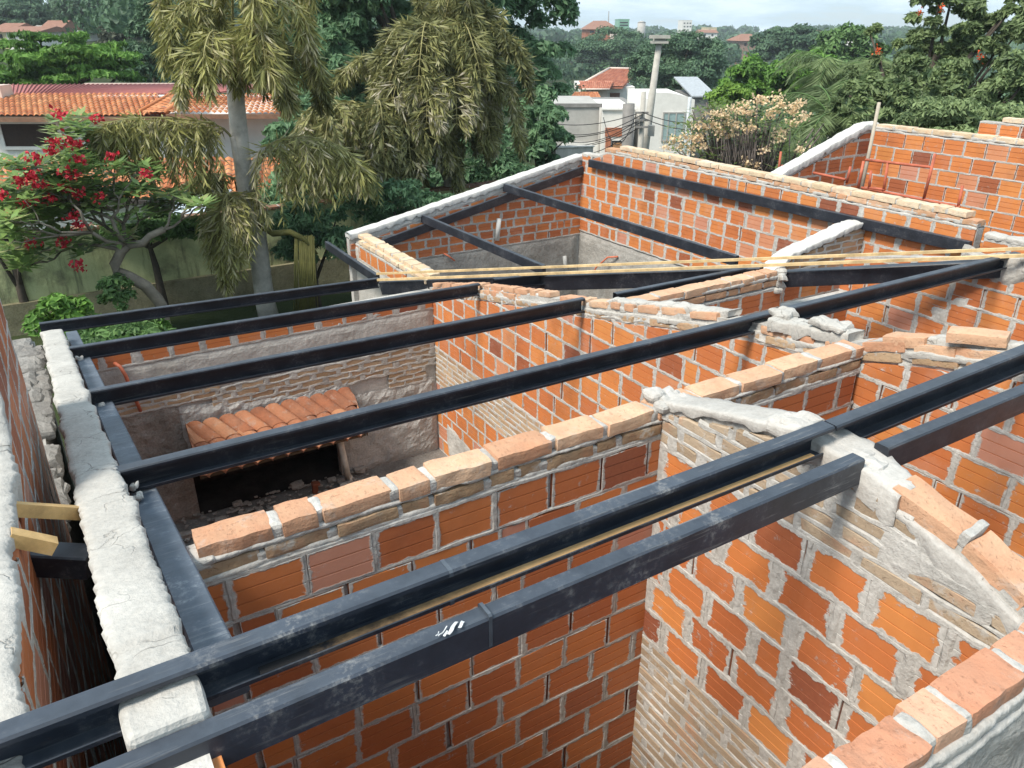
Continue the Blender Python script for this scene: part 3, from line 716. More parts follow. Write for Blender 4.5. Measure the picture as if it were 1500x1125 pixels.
m = MB(); m.hexa([(a0_, bt, zt - 0.03), (a1_, bt, zt - 0.03), (a1_, bb + 0.04, zb_ - 0.01), (a0_, bb + 0.04, zb_ - 0.01), (a0_, bt, zt - 0.005), (a1_, bt, zt - 0.005), (a1_, bb + 0.04, zb_ + 0.015), (a0_, bb + 0.04, zb_ + 0.015)])
m.build('roof_board', m_plain('old_timber', (0.12, 0.085, 0.055), 0.85, 0.2), ta)
m = MB(); m.tube([P(512, 708, z=0.0), P(497, 640, b=7.72)], 0.036, 12)
m.tube([P(512, 708, z=0.0), P(512, 708, z=0.0) + Vector((0, 0, 0.1))], 0.045, 12)
tag(m.build('support_pipe', m_plain('pale_plastic', (0.55, 0.53, 0.48), 0.5, 0.4)), 'pale round pipe standing under the right end of the tiled awning', 'pipe')
m = MB(); m.box((P(460, 728, z=0.02)[0], P(460, 728, z=0.02)[1], 0.0), (P(460, 728, z=0.02)[0] + 0.06, P(460, 728, z=0.02)[1] + 0.05, 0.2)); 
m.lump(P(463, 710, z=0.2) + Vector((0, 0, 0.01)), w.ax, (0.085, 0.07, 0.03), 0, 0.5)
tag(m.build('rusty_stake', m_plain('rust', (0.20, 0.065, 0.035), 0.85, 0.2)), 'short rusty brown stake upright in the rubble before the recess', 'stake')
m = MB()
for k in range(520):
    x = rnd.uniform(0.5, 2.7); y = rnd.uniform(7.1, 7.95); s = rnd.uniform(0.008, 0.035) * (1.0 if rnd.random() < 0.93 else 3.0)
    m.lump((x, y, 0.035 + s * 0.2 + 0.05 * (y - 7.1)), w.ax, (s * 1.5, s, s * 0.7), 0, rnd.random(), 0.6, s * 0.2, (2, 2, 2), k, 20)
tag(m.build('rubble', m_mortar('rubble', (0.22, 0.20, 0.18), (0.45, 0.42, 0.38), 0.8, 0.3)), 'pale broken mortar rubble on the floor before the recess', 'rubble', kind='stuff')

# ---- floors -----------------------------------------------------------------------
m = MB(); m.box((-0.05, -0.6, -0.2), (6.7, 8.0, 0.02)); m.box((3.8, 8.002, -0.2), (7.7, 10.5, 0.018)); 
tag(m.build('floor', m_mortar('dirty_floor', (0.12, 0.11, 0.10), (0.30, 0.28, 0.26), 0.8, 0.5)), None, None, kind='structure')

# ---- low wall E, far wing ------------------------------------------------------------
w = Wall((3.70, B_F + 0.14), (3.70, 8.10), -1, 0.15, 0.0, [(0, 2.21), (3, 2.25)])
w.core(rec=0.015); w.bricks([('hollow', 1.99, 2.19)], 71, tints=(0.5, 0.8), ulim=(0.15, 1.9), over=0.01)
w.sheet(0, w.L, lambda u: 0.0, lambda u: 2.0, 0, n=0.008, amp=0.008, rag=0.01, sd=2)
w.sheet(0, 0.3, lambda u: 1.9, lambda u: 2.2, 0, n=0.008, amp=0.008, rag=0.04, sd=4)
ew = w.build('eaves_wall', [MORT_L, HOL, COM], 'low eaves wall topped with cream bricks, at the left end of the far room', 'wall')
m = MB(); CREAM = m_common('cream_brick', (0.50, 0.36, 0.22), (0.62, 0.48, 0.32), (0.72, 0.60, 0.45), 0.4)
w.caps(m, 0.3, w.L, 2.265, h=0.055, L=0.22, w=0.20, mat=0, seed=1, joint=0.025, tint=(0.2, 0.9), big=0.6, noff=-0.02)
w.caps(m, 0.1, w.L, 2.318, h=0.05, L=0.22, w=0.15, mat=0, seed=2, joint=0.03, tint=(0.4, 0.9), big=0.6, noff=-0.05)
m.build('brick_capping', [CREAM, MORT_L], ew)

# ---- far wall F ------------------------------------------------------------------------
FT = [(3.62, 2.30), (4.0, 2.36), (7.62, 3.085), (7.80, 3.08)]
prof = [(a - 3.62, z - 0.03) for a, z in FT]
w = Wall((3.62, B_F), (7.80, B_F), -1, 0.15, 0.0, prof)
w.core(); w.bricks([('flat', 1.83, 3.06)], 81, tints=(0.2, 0.8), dry=0.05, cut=0.10, over=0.008)
w.sheet(0.1, 4.0, lambda u: 0.0, lambda u: 1.83, 3, n=0.008, amp=0.006, rag=0.02, sd=4)
w.sheet(0.1, 4.0, lambda u: pf(prof, u) - 0.13, lambda u: pf(prof, u), 0, n=0.006, amp=0.01, rag=0.05, sd=5)
w.bricks([('flat', 1.5, 2.9)], 82, back=True, cut=0.1)
fwl = w.build('far_gable', [MORT, m_hollow(0.016, 0.4), COM, PLAST], 'far sloping gable with a white mortar coping, bricks above a grey rendered band', 'wall')
m = MB(); w.coping(m, 0.0, w.L, lambda u: pf(prof, u) + 0.055, w=0.20, depth=0.07, amp=0.010, seed=3, rag=0.02, crown=0.012, step=0.04)
m.build('mortar_coping', MORT_W, fwl)
m = MB(); q1 = P(731, 320, b=B_F - 0.02); q2 = P(728, 352, b=B_F - 0.02); m.tube([q1, q2], 0.04, 8); m.build('conduit', m_plain('white_conduit', (0.60, 0.60, 0.58), 0.6, 0.3), fwl); m = MB()
q1 = P(827, 375, b=B_F - 0.02); q2 = P(829, 398, b=B_F - 0.02); m.tube([q1, q2], 0.035, 8)
m.build('conduit', m_plain('grey_conduit', (0.50, 0.50, 0.48), 0.6, 0.3), fwl)

# ---- right wall R2 of the far room --------------------------------------------------------
w = Wall((A_R2, B_F), (A_R2, 3.98), -1, 0.15, 0.0, [(0, 3.12), (0.45, 3.14), (0.75, 3.245), (9, 3.245)])
w.core(); w.bricks([('hollow', 0.15, 1.9)], 91, ulim=(2.6, 6.47)); w.bricks([('hollow', 1.9, 3.235)], 92, tints=(0.4, 1.02), dry=0.03, head=0.024, over=0.009)
w.sheet(0, 2.9, lambda u: 0.0, lambda u: 1.80, 3, n=0.008, amp=0.006, rag=0.02, sd=4)
w.bricks([('hollow', 1.9, 3.235)], 93, back=True)
r2 = w.build('right_wall', [MORT, m_hollow(0.016, 0.42), COM, PLAST], 'long right hand wall of the far room, orange bricks under two courses of cream solid bricks', 'wall')
m = MB(); w.caps(m, 0.62, w.L, 3.305, h=0.055, L=0.24, w=0.145, mat=1, mm=2, seed=2, joint=0.02, tint=(0.2, 0.9), big=0.3)
w.caps(m, 0.95, w.L - 0.12, 3.370, h=0.06, L=0.26, w=0.145, mat=0, mm=2, seed=3, joint=0.012, tint=(0.5, 0.95), big=0.2)
m.build('brick_capping', [CREAM, COM, MORT], r2)
m = MB(); w.coping(m, 0, 0.75, lambda u: pf(w.prof, u) + 0.03, w=0.16, depth=0.05, amp=0.01); w.coping(m, 0.7, w.L, 3.278, w=0.148, depth=0.035, amp=0.005, rag=0.01, crown=0.0); m.build('mortar_bed', MORT, r2)

# broken stub continuing R2 with an open hollow brick at its end
w = Wall((A_R2 + 0.02, 3.90), (A_R2 + 0.02, 3.12), -1, 0.14, 0.0, [(0, 3.20), (1, 3.20)])
w.core(); w.bricks([('hollow', 0.3, 2.95), ('hollow', 2.96, 3.17)], 95, dry=0.1, over=0.012)
sb = w.build('wall_stub', STD(), 'short broken end of brickwork past the cream capping, showing square brick cells', 'wall')
m = MB()
for i in range(3):
    for k in range(3):
        y0 = 3.11; a = A_R2 - 0.01; 
        x0 = a + 0.0
for i in range(4):      # web plates of the open brick
    m.box((A_R2 - 0.14, 2.92 + 0.058 * i, 2.985), (A_R2 + 0.02, 2.93 + 0.058 * i, 3.165)); m.box((A_R2 - 0.138, 2.92, 2.985 + 0.056 * i), (A_R2 + 0.018, 3.10, 2.996 + 0.056 * i))
m.box((A_R2 + 0.02, 2.92, 2.985), (A_R2 + 0.03, 3.10, 3.165))
m.build('open_brick', HOL, sb)
m = MB(); w.coping(m, 0, 0.78, 3.205, w=0.16, depth=0.04, amp=0.012, rag=0.03); m.build('mortar_coping', MORT_L, sb)

# ---- wall 4 and R1 ------------------------------------------------------------------------
w = Wall((A_G2 + 0.155, 4.5), (A_R1 - 0.005, 4.5), -1, 0.14, 0.0, [(0, 2.86), (1.74, 2.86), (1.78, 2.62), (3, 2.6)])
w.core(); w.bricks([('hollow', 0.1, 2.85)], 101, tints=(0.15, 0.6), dry=0.15)
w4 = w.build('room_wall', STD(), 'wall of dark orange bricks with a pale brick capping, ending at the black valley beam', 'wall')
m = MB(); w.caps(m, 0.0, 1.70, 2.925, h=0.055, L=0.25, w=0.14, mat=1, mm=2, seed=4, joint=0.02, tint=(0.2, 0.8), big=0.3)
w.caps(m, 0.0, 1.66, 3.0, h=0.062, L=0.26, w=0.14, mat=0, mm=2, seed=5, joint=0.015, tint=(0.3, 0.9), big=0.3)
m.build('brick_capping', [CAPB, COM, MORT], w4)
m = MB(); w.coping(m, 0.0, 1.7, 2.962, w=0.15, depth=0.03, amp=0.005, rag=0.01, crown=0)
for k in range(9): m.lump(w.pt(1.69 + rnd.uniform(-0.02, 0.07), 2.96 - 0.022 * k + rnd.uniform(-0.02, 0.02), -0.03 + rnd.uniform(-0.05, 0.06)), w.ax, (0.09, 0.1, 0.07), 0, 0.5, 0.8, 0.02, (4, 4, 3), k, 15)
m.build('mortar_lump', MORT_L, w4)
R1T = [(4.64, 2.95), (3.4, 3.22), (3.1, 3.28), (1.55, 3.62), (-0.6, 3.2)]
w = Wall((A_R1, 4.64), (A_R1, -0.6), -1, 0.15, 0.0, [(4.64 - b, z) for b, z in R1T])
w.core(); w.bricks([('hollow', 0.06, 3.6)], 111, tints=(0.3, 0.9), dry=0.2, head=0.022, cut=0.03, over=0.009)
for (x, y, s_) in ((1375, 462, 0.2), (1405, 445, 0.16), (1275, 468, 0.14)):
    q = P(x, y, a=A_R1); w.sheet(4.64 - q.y - s_ * 0.7, 4.64 - q.y + s_ * 0.7, lambda u: q.z - s_ * 0.6, lambda u: q.z + s_ * 0.6, 0, n=0.008, amp=0.008, rag=0.05, sd=x)
q = P(1455, 405, a=A_R1); w.sheet(4.64 - q.y - 0.3, 4.64 - q.y + 0.5, lambda u: q.z - 0.05, lambda u: q.z + 0.2, 3, n=0.02, amp=0.02, rag=0.06, sd=7)
r1 = w.build('side_wall', STD() + [MORT_L], 'right side wall of orange bricks where the third long purlin ends in a mortar patch', 'wall')
m = MB(); w.coping(m, 1.3, 5.2, lambda u: pf([(4.64 - b, z + 0.02) for b, z in R1T], u), w=0.2, depth=0.08, amp=0.016, rag=0.035)
m.build('mortar_coping', MORT_L, r1)

# ---- stub gable of the far wing (white sloping top) ---------------------------------------------
GT = [(6.2, 2.70), (6.5, 2.875), (7.45, 3.06), (7.66, 3.08)]
prof = [(a - 6.2, z - 0.04) for a, z in GT]
w = Wall((6.2, 5.15), (7.655, 5.15), -1, 0.15, 0.0, prof)
w.core(); w.bricks([('hollow', 0.2, 2.55)], 121, cut=0.05); w.bricks([('common', 2.56, 3.03)], 122, cut=0.03, over=0.013, head=0.02, proud=0.003)
sg = w.build('stub_gable', STD(), 'short stub gable with a rough white sloping top, behind the tan battens', 'wall')
m = MB(); w.coping(m, 0, w.L - 0.03, lambda u: pf(prof, u) + 0.045, w=0.20, depth=0.06, amp=0.014, rag=0.025, crown=0.012, seed=6); m.build('mortar_coping', MORT_W, sg)

# ---- neighbouring unit beyond R2 ------------------------------------------------------------------
AQ = 10.0; qc = P(1280, 180, a=AQ)
QL = [(8.1, 3.22), (8.39, 3.31), (9.85, 3.79), (AQ + 0.1, 3.80)]
w = Wall((8.1, qc.y), (AQ + 0.1, qc.y), -1, 0.15, -0.3, [(a - 8.1, z - 0.04) for a, z in QL])
w.core(); w.bricks([('hollow', 1.2, 3.8)], 131, tints=(0.1, 0.6), cut=0.08, dry=0.1)
ql = w.build('neighbour_gable', STD(), 'sloping gable of the next unit with a white mortar coping, below the right hand trees', 'wall')
m = MB(); w.coping(m, 0, w.L, lambda u: pf(w.prof, u) + 0.045, w=0.19, depth=0.08, amp=0.012, rag=0.02, crown=0.012, seed=8); m.build('mortar_coping', MORT_W, ql)
w = Wall((AQ, qc.y), (AQ, 0.8), -1, 0.15, -0.3, [(0, 3.735), (9, 3.735)])
w.core(); w.bricks([('hollow', 1.2, 3.725)], 132, tints=(0.45, 0.98), dry=0.65, over=0.008, head=0.010)
qr = w.build('neighbour_wall', STD(m_hollow(0.008, 0.25)), 'wide wall of bright orange bricks of the next unit, behind the rusty scaffold', 'wall')
m = MB(); w.caps(m, 0.05, w.L, 3.80, h=0.06, L=0.25, w=0.145, mat=0, mm=1, seed=3, joint=0.014, tint=(0.5, 0.95), big=0.2); m.build('brick_capping', [CREAM, MORT], qr)
m = MB(); w.coping(m, 0, w.L, 3.765, w=0.15, depth=0.03, amp=0.004, rag=0.01, crown=0); m.build('mortar_bed', MORT, qr)
q = P(1437, 172, a=11.0)
w = Wall((11.0, q.y), (11.0, 2.5), -1, 0.15, -0.3, [(0, 3.86), (9, 3.86)])
w.core(); w.bricks([('hollow', 2.8, 3.66), ('hollow', 3.66, 3.855)], 133, tints=(0.6, 0.95), dry=0.4)
qb = w.build('upper_wall', STD(), 'brick wall rising behind the neighbouring wall at the right edge', 'wall')
m = MB(); w.caps(m, 0.28, w.L, 3.93, h=0.06, L=0.25, w=0.145, mat=0, mm=1, seed=3, joint=0.014, tint=(0.5, 0.95), big=0.2)
w.caps(m, -0.2, 1.9, 3.66, h=0.06, L=0.25, w=0.145, mat=2, mm=1, seed=5, joint=0.014, tint=(0.2, 0.6), big=0.2, noff=0.16)
m.build('brick_capping', [CREAM, MORT, COM], qb)

# ================================================================== STEEL
def section(kind, wd, h, lip=0.02, t=0.005, c=0.006):
    if kind == 'box': return [(c, 0), (wd - c, 0), (wd, c), (wd, h - c), (wd - c, h), (c, h), (0, h - c), (0, c)]
    return [(c, 0), (wd - c, 0), (wd, c), (wd, lip), (wd - t, lip), (wd - t, t), (t, t), (t, h - t), (wd - t, h - t), (wd - t, h - lip), (wd, h - lip), (wd, h - c), (wd - c, h), (c, h), (0, h - c), (0, c)]
def beam_mb(m, p0, p1, kind='C', wd=0.055, h=0.11, lip=0.018, out=None, seg=1, mat=0):
    """p0, p1 run along the top edge of the web; out points to the open side"""
    p0, p1 = Vector(p0), Vector(p1); d = (p1 - p0).normalized()
    o = Vector(out) if out is not None else Vector((0, -1, 0))
    o = (o - d * o.dot(d)).normalized(); dn = d.cross(o)
    if dn.z > 0: dn = -dn
    sec = section(kind, wd, h, lip); k = len(sec); vs = []; fs = []
    for i in range(seg + 1):
        q = p0 + (p1 - p0) * i / seg
        vs += [q + o * x + dn * y for x, y in sec]
    for i in range(seg):
        for j in range(k):
            j2 = (j + 1) % k; fs.append((i * k + j, i * k + j2, (i + 1) * k + j2, (i + 1) * k + j))
    fs.append(tuple(range(k - 1, -1, -1))); fs.append(tuple(seg * k + j for j in range(k)))
    m.mesh(vs, fs, mat)
GP = 'black steel purlins and beams of the unfinished roof'
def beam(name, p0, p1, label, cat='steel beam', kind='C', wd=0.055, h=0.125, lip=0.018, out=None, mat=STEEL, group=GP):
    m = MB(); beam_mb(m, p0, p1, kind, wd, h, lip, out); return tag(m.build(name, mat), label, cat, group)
def px_beam(name, xl, xr, b, label, **kw):
    return beam(name, P(*xl, b=b), P(*xr, b=b), label, **kw)
bb1 = 8.9
beam('purlin', P(57, 472, b=bb1), P(553, 406, b=bb1), 'farthest of the long purlins from the left parapet, over the garden', out=(0, -1, 0))
beam('purlin', P(97, 507.5, b=6.825) - Vector((0.05, 0, 0)), P(700, 414, b=6.825), 'long purlin just above the rear wall with the row of orange bricks')
beam('purlin', P(118, 571.5, b=4.999) - Vector((0.05, 0, 0)), P(852, 434.7, b=4.999), 'long purlin crossing above the tiled awning, second nearest on the left room')
beam('purlin', P(157, 685, b=3.186) - Vector((0.05, 0, 0)), P(1485, 368, b=3.186), 'longest purlin, running from the left parapet over both rooms to the right side wall', wd=0.06, h=0.115)
def sand_mat():
    t = NT('tan_sand'); sx = t.n('ShaderNodeSeparateXYZ'); t.l(t.n('ShaderNodeTexCoord').outputs['Generated'], sx.inputs[0])
    f = t.ramp(t.math('ADD', sx.outputs[0], t.math('MULTIPLY', t.math('SUBTRACT', t.noise(6, 5, 0.7), 0.5), 0.5)), [(0.08, 0.0), (0.35, 0.75), (0.8, 1.0)])
    return t.done(t.bsdf(t.mix(f, (0.03, 0.03, 0.032), t.mix(t.noise(12, 5, 0.6), (0.70, 0.40, 0.16), (0.92, 0.60, 0.30))), 0.9, 0.15, t.bump(t.noise(40, 4, 0.6), 0.3, 0.004)))
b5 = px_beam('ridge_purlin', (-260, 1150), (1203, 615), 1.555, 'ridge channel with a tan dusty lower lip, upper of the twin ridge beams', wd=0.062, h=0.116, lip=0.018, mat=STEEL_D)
z5 = P(1203, 615, b=1.555).z
m = MB(); zf = z5 - 0.116 + 0.005
m.hexa([(0.20, 1.555 - 0.056, zf), (2.2, 1.555 - 0.056, zf + 0.001), (2.2, 1.525, zf + 0.001), (0.20, 1.525, zf), (0.20, 1.555 - 0.056, zf + 0.004), (2.2, 1.555 - 0.056, zf + 0.005), (2.2, 1.525, zf + 0.006), (0.20, 1.525, zf + 0.005)])
m.build('sand_dust', sand_mat(), b5)
m = MB(); q = P(643, 820, b=1.555); beam_mb(m, q + Vector((0, 0.001, 0.0015)), q + Vector((0.012, 0.001, 0.0015)), 'C', 0.064, 0.119, 0.019); m.build('weld_seam', STEEL_G, b5)
px_beam('ridge_purlin', (1206, 615), (1780, 395), 1.555, 'channel carrying on from the gable peak over the right hand room, upper of two', wd=0.062, h=0.116, lip=0.018)
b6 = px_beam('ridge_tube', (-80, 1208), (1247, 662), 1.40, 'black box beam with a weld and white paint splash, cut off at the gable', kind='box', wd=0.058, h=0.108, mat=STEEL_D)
m = MB(); q = P(700, 883, b=1.40); beam_mb(m, q + Vector((0, 0.0012, 0.0016)), q + Vector((0.010, 0.0012, 0.0016)), 'box', 0.0605, 0.1112); m.build('weld_seam', STEEL_G, b6)
m = MB()
for (x, y, l, wv) in ((648, 918, 0.05, 0.008), (663, 913, 0.06, 0.016), (676, 908, 0.03, 0.02), (655, 924, 0.02, 0.012), (640, 922, 0.03, 0.006)):
    q = P(x, y, z=z5 - 0.043); q.z = P(700, 883, b=1.40).z + 0.0005
    m.lump((q.x, max(1.345, min(1.39, q.y)), q.z), (Vector((0.8, 0.6, 0)), Vector((-0.6, 0.8, 0)), Vector((0, 0, 1))), (l * 0.75, wv * 0.5, 0.002), 0, 0.5, 0.9, 0.006, (9, 5, 1), x, 45)
m.build('paint_splash', m_plain('white_paint', (0.55, 0.56, 0.57), 0.6, 0.3, 0.3, 40), b6)
px_beam('ridge_tube', (1282, 647), (1800, 440), 1.40, 'black box beam starting again on the right of the gable, lower of two', kind='box', wd=0.058, h=0.108)
beam('purlin', P(898, 428, b=4.999), P(1119, 385, b=4.999), 'short purlin running on past the long gable above the pale brick capping')
beam('purlin', P(721, 407, b=6.825), P(832, 396, b=6.825), 'shortest purlin piece, under the tan battens behind the long gable')
# valley beam in two lengths
beam('valley_beam', P(560, 410, z=2.14), P(1115, 389, z=2.93), 'deep valley beam under the tan battens, left length of two', kind='box', wd=0.08, h=0.17, out=(-0.5, -0.87, 0))
beam('valley_beam', P(1143, 395, z=2.96), P(1480, 377, z=3.28), 'deep valley beam reaching the mortar patch, right length of two', kind='box', wd=0.08, h=0.15, out=(-0.5, -0.87, 0))
# far wing purlins
def far_beam(l, far, near, bF, zn): return beam('far_purlin', P(*far, b=bF), P(*near, z=zn), l, kind='box', wd=0.055, h=0.12, out=(-1, 0, 0), group='purlins of the far room')
beam('far_purlin', P(866, 233, a=A_R2 - 0.03), P(1425, 353, a=A_R2 - 0.03), 'topmost far purlin, running along the long right wall', kind='box', wd=0.055, h=0.12, out=(-1, 0, 0), group='purlins of the far room')
far_beam('middle far purlin, from the sloping gable across the far room', (740, 268), (1083, 374), B_F + 0.02, 2.74)
far_beam('short far purlin near the cream eaves wall', (620, 313), (800, 388), B_F + 0.02, 2.40)
far_beam('far eaves purlin jutting past the left end of the far room', (481, 353), (556, 402), B_F + 0.5, 2.15)
beam('rafter', P(553, 352, b=B_F - 0.02), P(852, 243, b=B_F - 0.02), 'black beam lying along the inner face of the far sloping gable', kind='box', wd=0.05, h=0.13, group=None)
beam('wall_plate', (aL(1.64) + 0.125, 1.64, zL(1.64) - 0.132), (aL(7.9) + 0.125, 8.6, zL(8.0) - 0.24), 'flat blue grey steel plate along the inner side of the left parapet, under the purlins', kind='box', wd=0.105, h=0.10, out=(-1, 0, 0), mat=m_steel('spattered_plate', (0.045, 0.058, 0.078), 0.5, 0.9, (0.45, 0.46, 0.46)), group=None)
beam('short_beam', (-0.30, 2.79, 3.36), (-0.10, 2.69, 3.33), 'short black beam bridging the dark gap, below the tan tube ends', kind='box', wd=0.10, h=0.09, group=None)
BATTEN = m_steel('weathered_tan', (0.40, 0.29, 0.15), 0.6, 0.55, (0.55, 0.48, 0.36), False)
TAN = m_steel('tan_primed_steel', (0.40, 0.25, 0.10), 0.55, 0.4, (0.5, 0.45, 0.36), False)
def hollow_tube(name, p0, p1, s, label, group, mat=TAN):
    m = MB(); p0, p1 = Vector(p0), Vector(p1); d = (p1 - p0).normalized(); o = d.cross(Vector((0, 0, 1))).normalized(); u = o.cross(d)
    vs = []
    for q in (p0, p1):
        for r in (s / 2, s / 2 - 0.004): vs += [q + o * x + u * y for x, y in ((-r, -r), (r, -r), (r, r), (-r, r))]
    fs = [(i, (i + 1) % 4, 8 + (i + 1) % 4, 8 + i) for i in range(4)] + [(4 + i, 12 + i, 12 + (i + 1) % 4, 4 + (i + 1) % 4) for i in range(4)]
    fs += [(i, 4 + i, 4 + (i + 1) % 4, (i + 1) % 4) for i in range(4)] + [(8 + i, 8 + (i + 1) % 4, 12 + (i + 1) % 4, 12 + i) for i in range(4)]
    m.mesh(vs, fs)
    for i in range(4, 8): m.m[i] = 1  # inner faces black, standing in for shade inside the tube
    return tag(m.build(name, [mat, STEEL]), label, 'steel tube', group)
hollow_tube('square_tube', P(-10, 744, z=3.58), P(128, 752, z=3.38), 0.045, 'tan square tube bridging the gap, bedded in mortar at both ends', None)
hollow_tube('square_tube', P(12, 786, z=3.58), P(80, 800, z=3.50), 0.045, 'short tan square tube with an open end sticking out of the left boundary wall', None)
GB = 'tan battens laid across the roof'
hollow_tube('batten', P(552, 401, z=2.27), P(1500, 364, z=3.39), 0.024, 'upper of two long tan battens lying across the beams', GB, BATTEN)
hollow_tube('batten', P(553, 410, z=2.25), P(1508, 374, z=3.36), 0.026, 'lower of two long tan battens lying across the beams', GB, BATTEN)

# loose brick on the long gable
m = MB(); q = P(1430, 503, a=A_G2 + 0.06) + Vector((0, 0, 0.035)); d = (P(1500, 500, a=A_G2 + 0.1) - P(1400, 515, a=A_G2 + 0.07)); 
m.lump(q, (Vector((0.35, -0.92, 0.12)).normalized(), Vector((0.93, 0.36, 0.0)).normalized(), Vector((-0.05, 0.12, 1)).normalized()), (0.26, 0.13, 0.055), 0, 0.7, 0.25, 0.004, (6, 4, 3), 3, 9)
tag(m.build('loose_brick', CAPB), 'single loose pale brick resting tilted on the mortar of the long gable', 'brick')

# orange conduits
CON = m_plain('orange_conduit', (0.52, 0.15, 0.08), 0.55, 0.35, 0.15)
def conduit(label, pts, r=0.014): 
    m = MB(); m.tube(pts, r, 8); tag(m.build('conduit_pipe', CON), label, 'conduit', 'orange corrugated conduits')
conduit('orange conduit curving out of the rear wall beside the left parapet', [P(168, 532, b=7.93), P(176, 537, b=7.86), P(184, 550, b=7.84), P(190, 566, b=7.84), P(197, 582, b=7.86), P(206, 602, b=7.9)], 0.018)
conduit('short orange conduit end poking from the grey band of the far gable', [P(650, 371, b=B_F - 0.02), P(657, 375, b=B_F - 0.08), P(666, 382, b=B_F - 0.1)])
conduit('orange conduit looping down from the right wall of the far room', [P(905, 376, a=A_R2 - 0.03), P(890, 377, a=A_R2 - 0.1), P(873, 392, a=A_R2 - 0.2), P(860, 420, a=A_R2 - 0.3)])

# rusty scaffold frames standing beyond the right wall
RUST = m_steel('rusty_red_scaffold', (0.29, 0.075, 0.04), 0.7, 0.3, (0.30, 0.16, 0.11), False)
def S(x, y, a=8.9): return P(x, y, a=a)
m = MB()
for l in ([(1144, 222), (1139, 262)], [(1145, 243), (1238, 263)], [(1246, 244), (1240, 268)], [(1175, 250), (1173, 263)]): m.tube([S(*q) for q in l], 0.017, 8)
tag(m.build('scaffolding', RUST), 'rusty red scaffold rail ending at a short post, left of the neighbouring corner', 'scaffold', 'rusty scaffold frames')
m = MB()
for l in ([(1265, 236), (1256, 280)], [(1301, 236), (1294, 281)], [(1370, 225), (1353, 292)], [(1410, 272), (1403, 306)], [(1262, 275), (1406, 303)], [(1268, 234), (1363, 245)], [(1276, 250), (1273, 277)], [(1271, 275), (1296, 278)]): m.tube([S(*q) for q in l], 0.017, 8)
tag(m.build('scaffolding', RUST), 'rusty red scaffold frame with four posts before the bright orange wall', 'scaffold', 'rusty scaffold frames')
m = MB(); m.tube([P(1288, 150, a=9.6), P(1275, 215, a=9.5), P(1260, 285, a=9.4)], [0.022, 0.025, 0.026], 7, wob=0.2)
tag(m.build('timber_pole', m_plain('grey_timber', (0.42, 0.37, 0.30), 0.85, 0.2)), 'grey timber pole leaning upright at the corner of the neighbouring walls', 'pole')
# ================================================================== GROUND AND SURROUNDINGS
def sst(a, b, x):
    t = max(0.0, min(1.0, (x - a) / (b - a))); return t * t * (3 - 2 * t)
RP = [(0, 0), (14, 0), (45, -5.2), (60, -6), (120, -9.5), (200, -8), (350, -4.5), (700, -2), (1500, 0), (4000, 0)]
LP = [(0, 0), (40, 0.2), (80, 1.8), (160, 4.0), (260, 4.6), (600, 2.0), (1500, 0), (4000, 0)]
def ground_z(X, D):
    r = math.hypot(X, D); s = X / max(1.0, abs(D)) if D > 0 else (1.0 if X > 0 else -1.0)
    t = sst(-0.18, 0.12, s); return pf(LP, r) * (1 - t) + pf(RP, r) * t
m = MB(); rs = [0.5, 5, 10, 14, 20, 28, 36, 45, 60, 80, 100, 130, 160, 210, 260, 350, 500, 700, 950, 1150]; na = 72
vs = []
for r in rs:
    for k in range(na):
        t = 2 * math.pi * k / na; X, D = r * math.sin(t), r * math.cos(t)
        vs.append(XD(X, D, ground_z(X, D) - 0.03))
fs = [(i * na + k, i * na + (k + 1) % na, (i + 1) * na + (k + 1) % na, (i + 1) * na + k) for i in range(len(rs) - 1) for k in range(na)] + [tuple(range(na - 1, -1, -1))]
m.mesh(vs, fs, 0, 0.5, True)
t = NT('garden_soil')
gcol = t.ramp(t.noise(0.4, 8, 0.7), [(0.35, (0.028, 0.042, 0.018)), (0.6, (0.045, 0.06, 0.025)), (0.8, (0.10, 0.08, 0.055))])
tag(m.build('ground', t.done(t.bsdf(gcol, 0.95, 0.1, t.bump(t.noise(8, 6, 0.7), 0.8, 0.05)))), None, None, kind='structure')

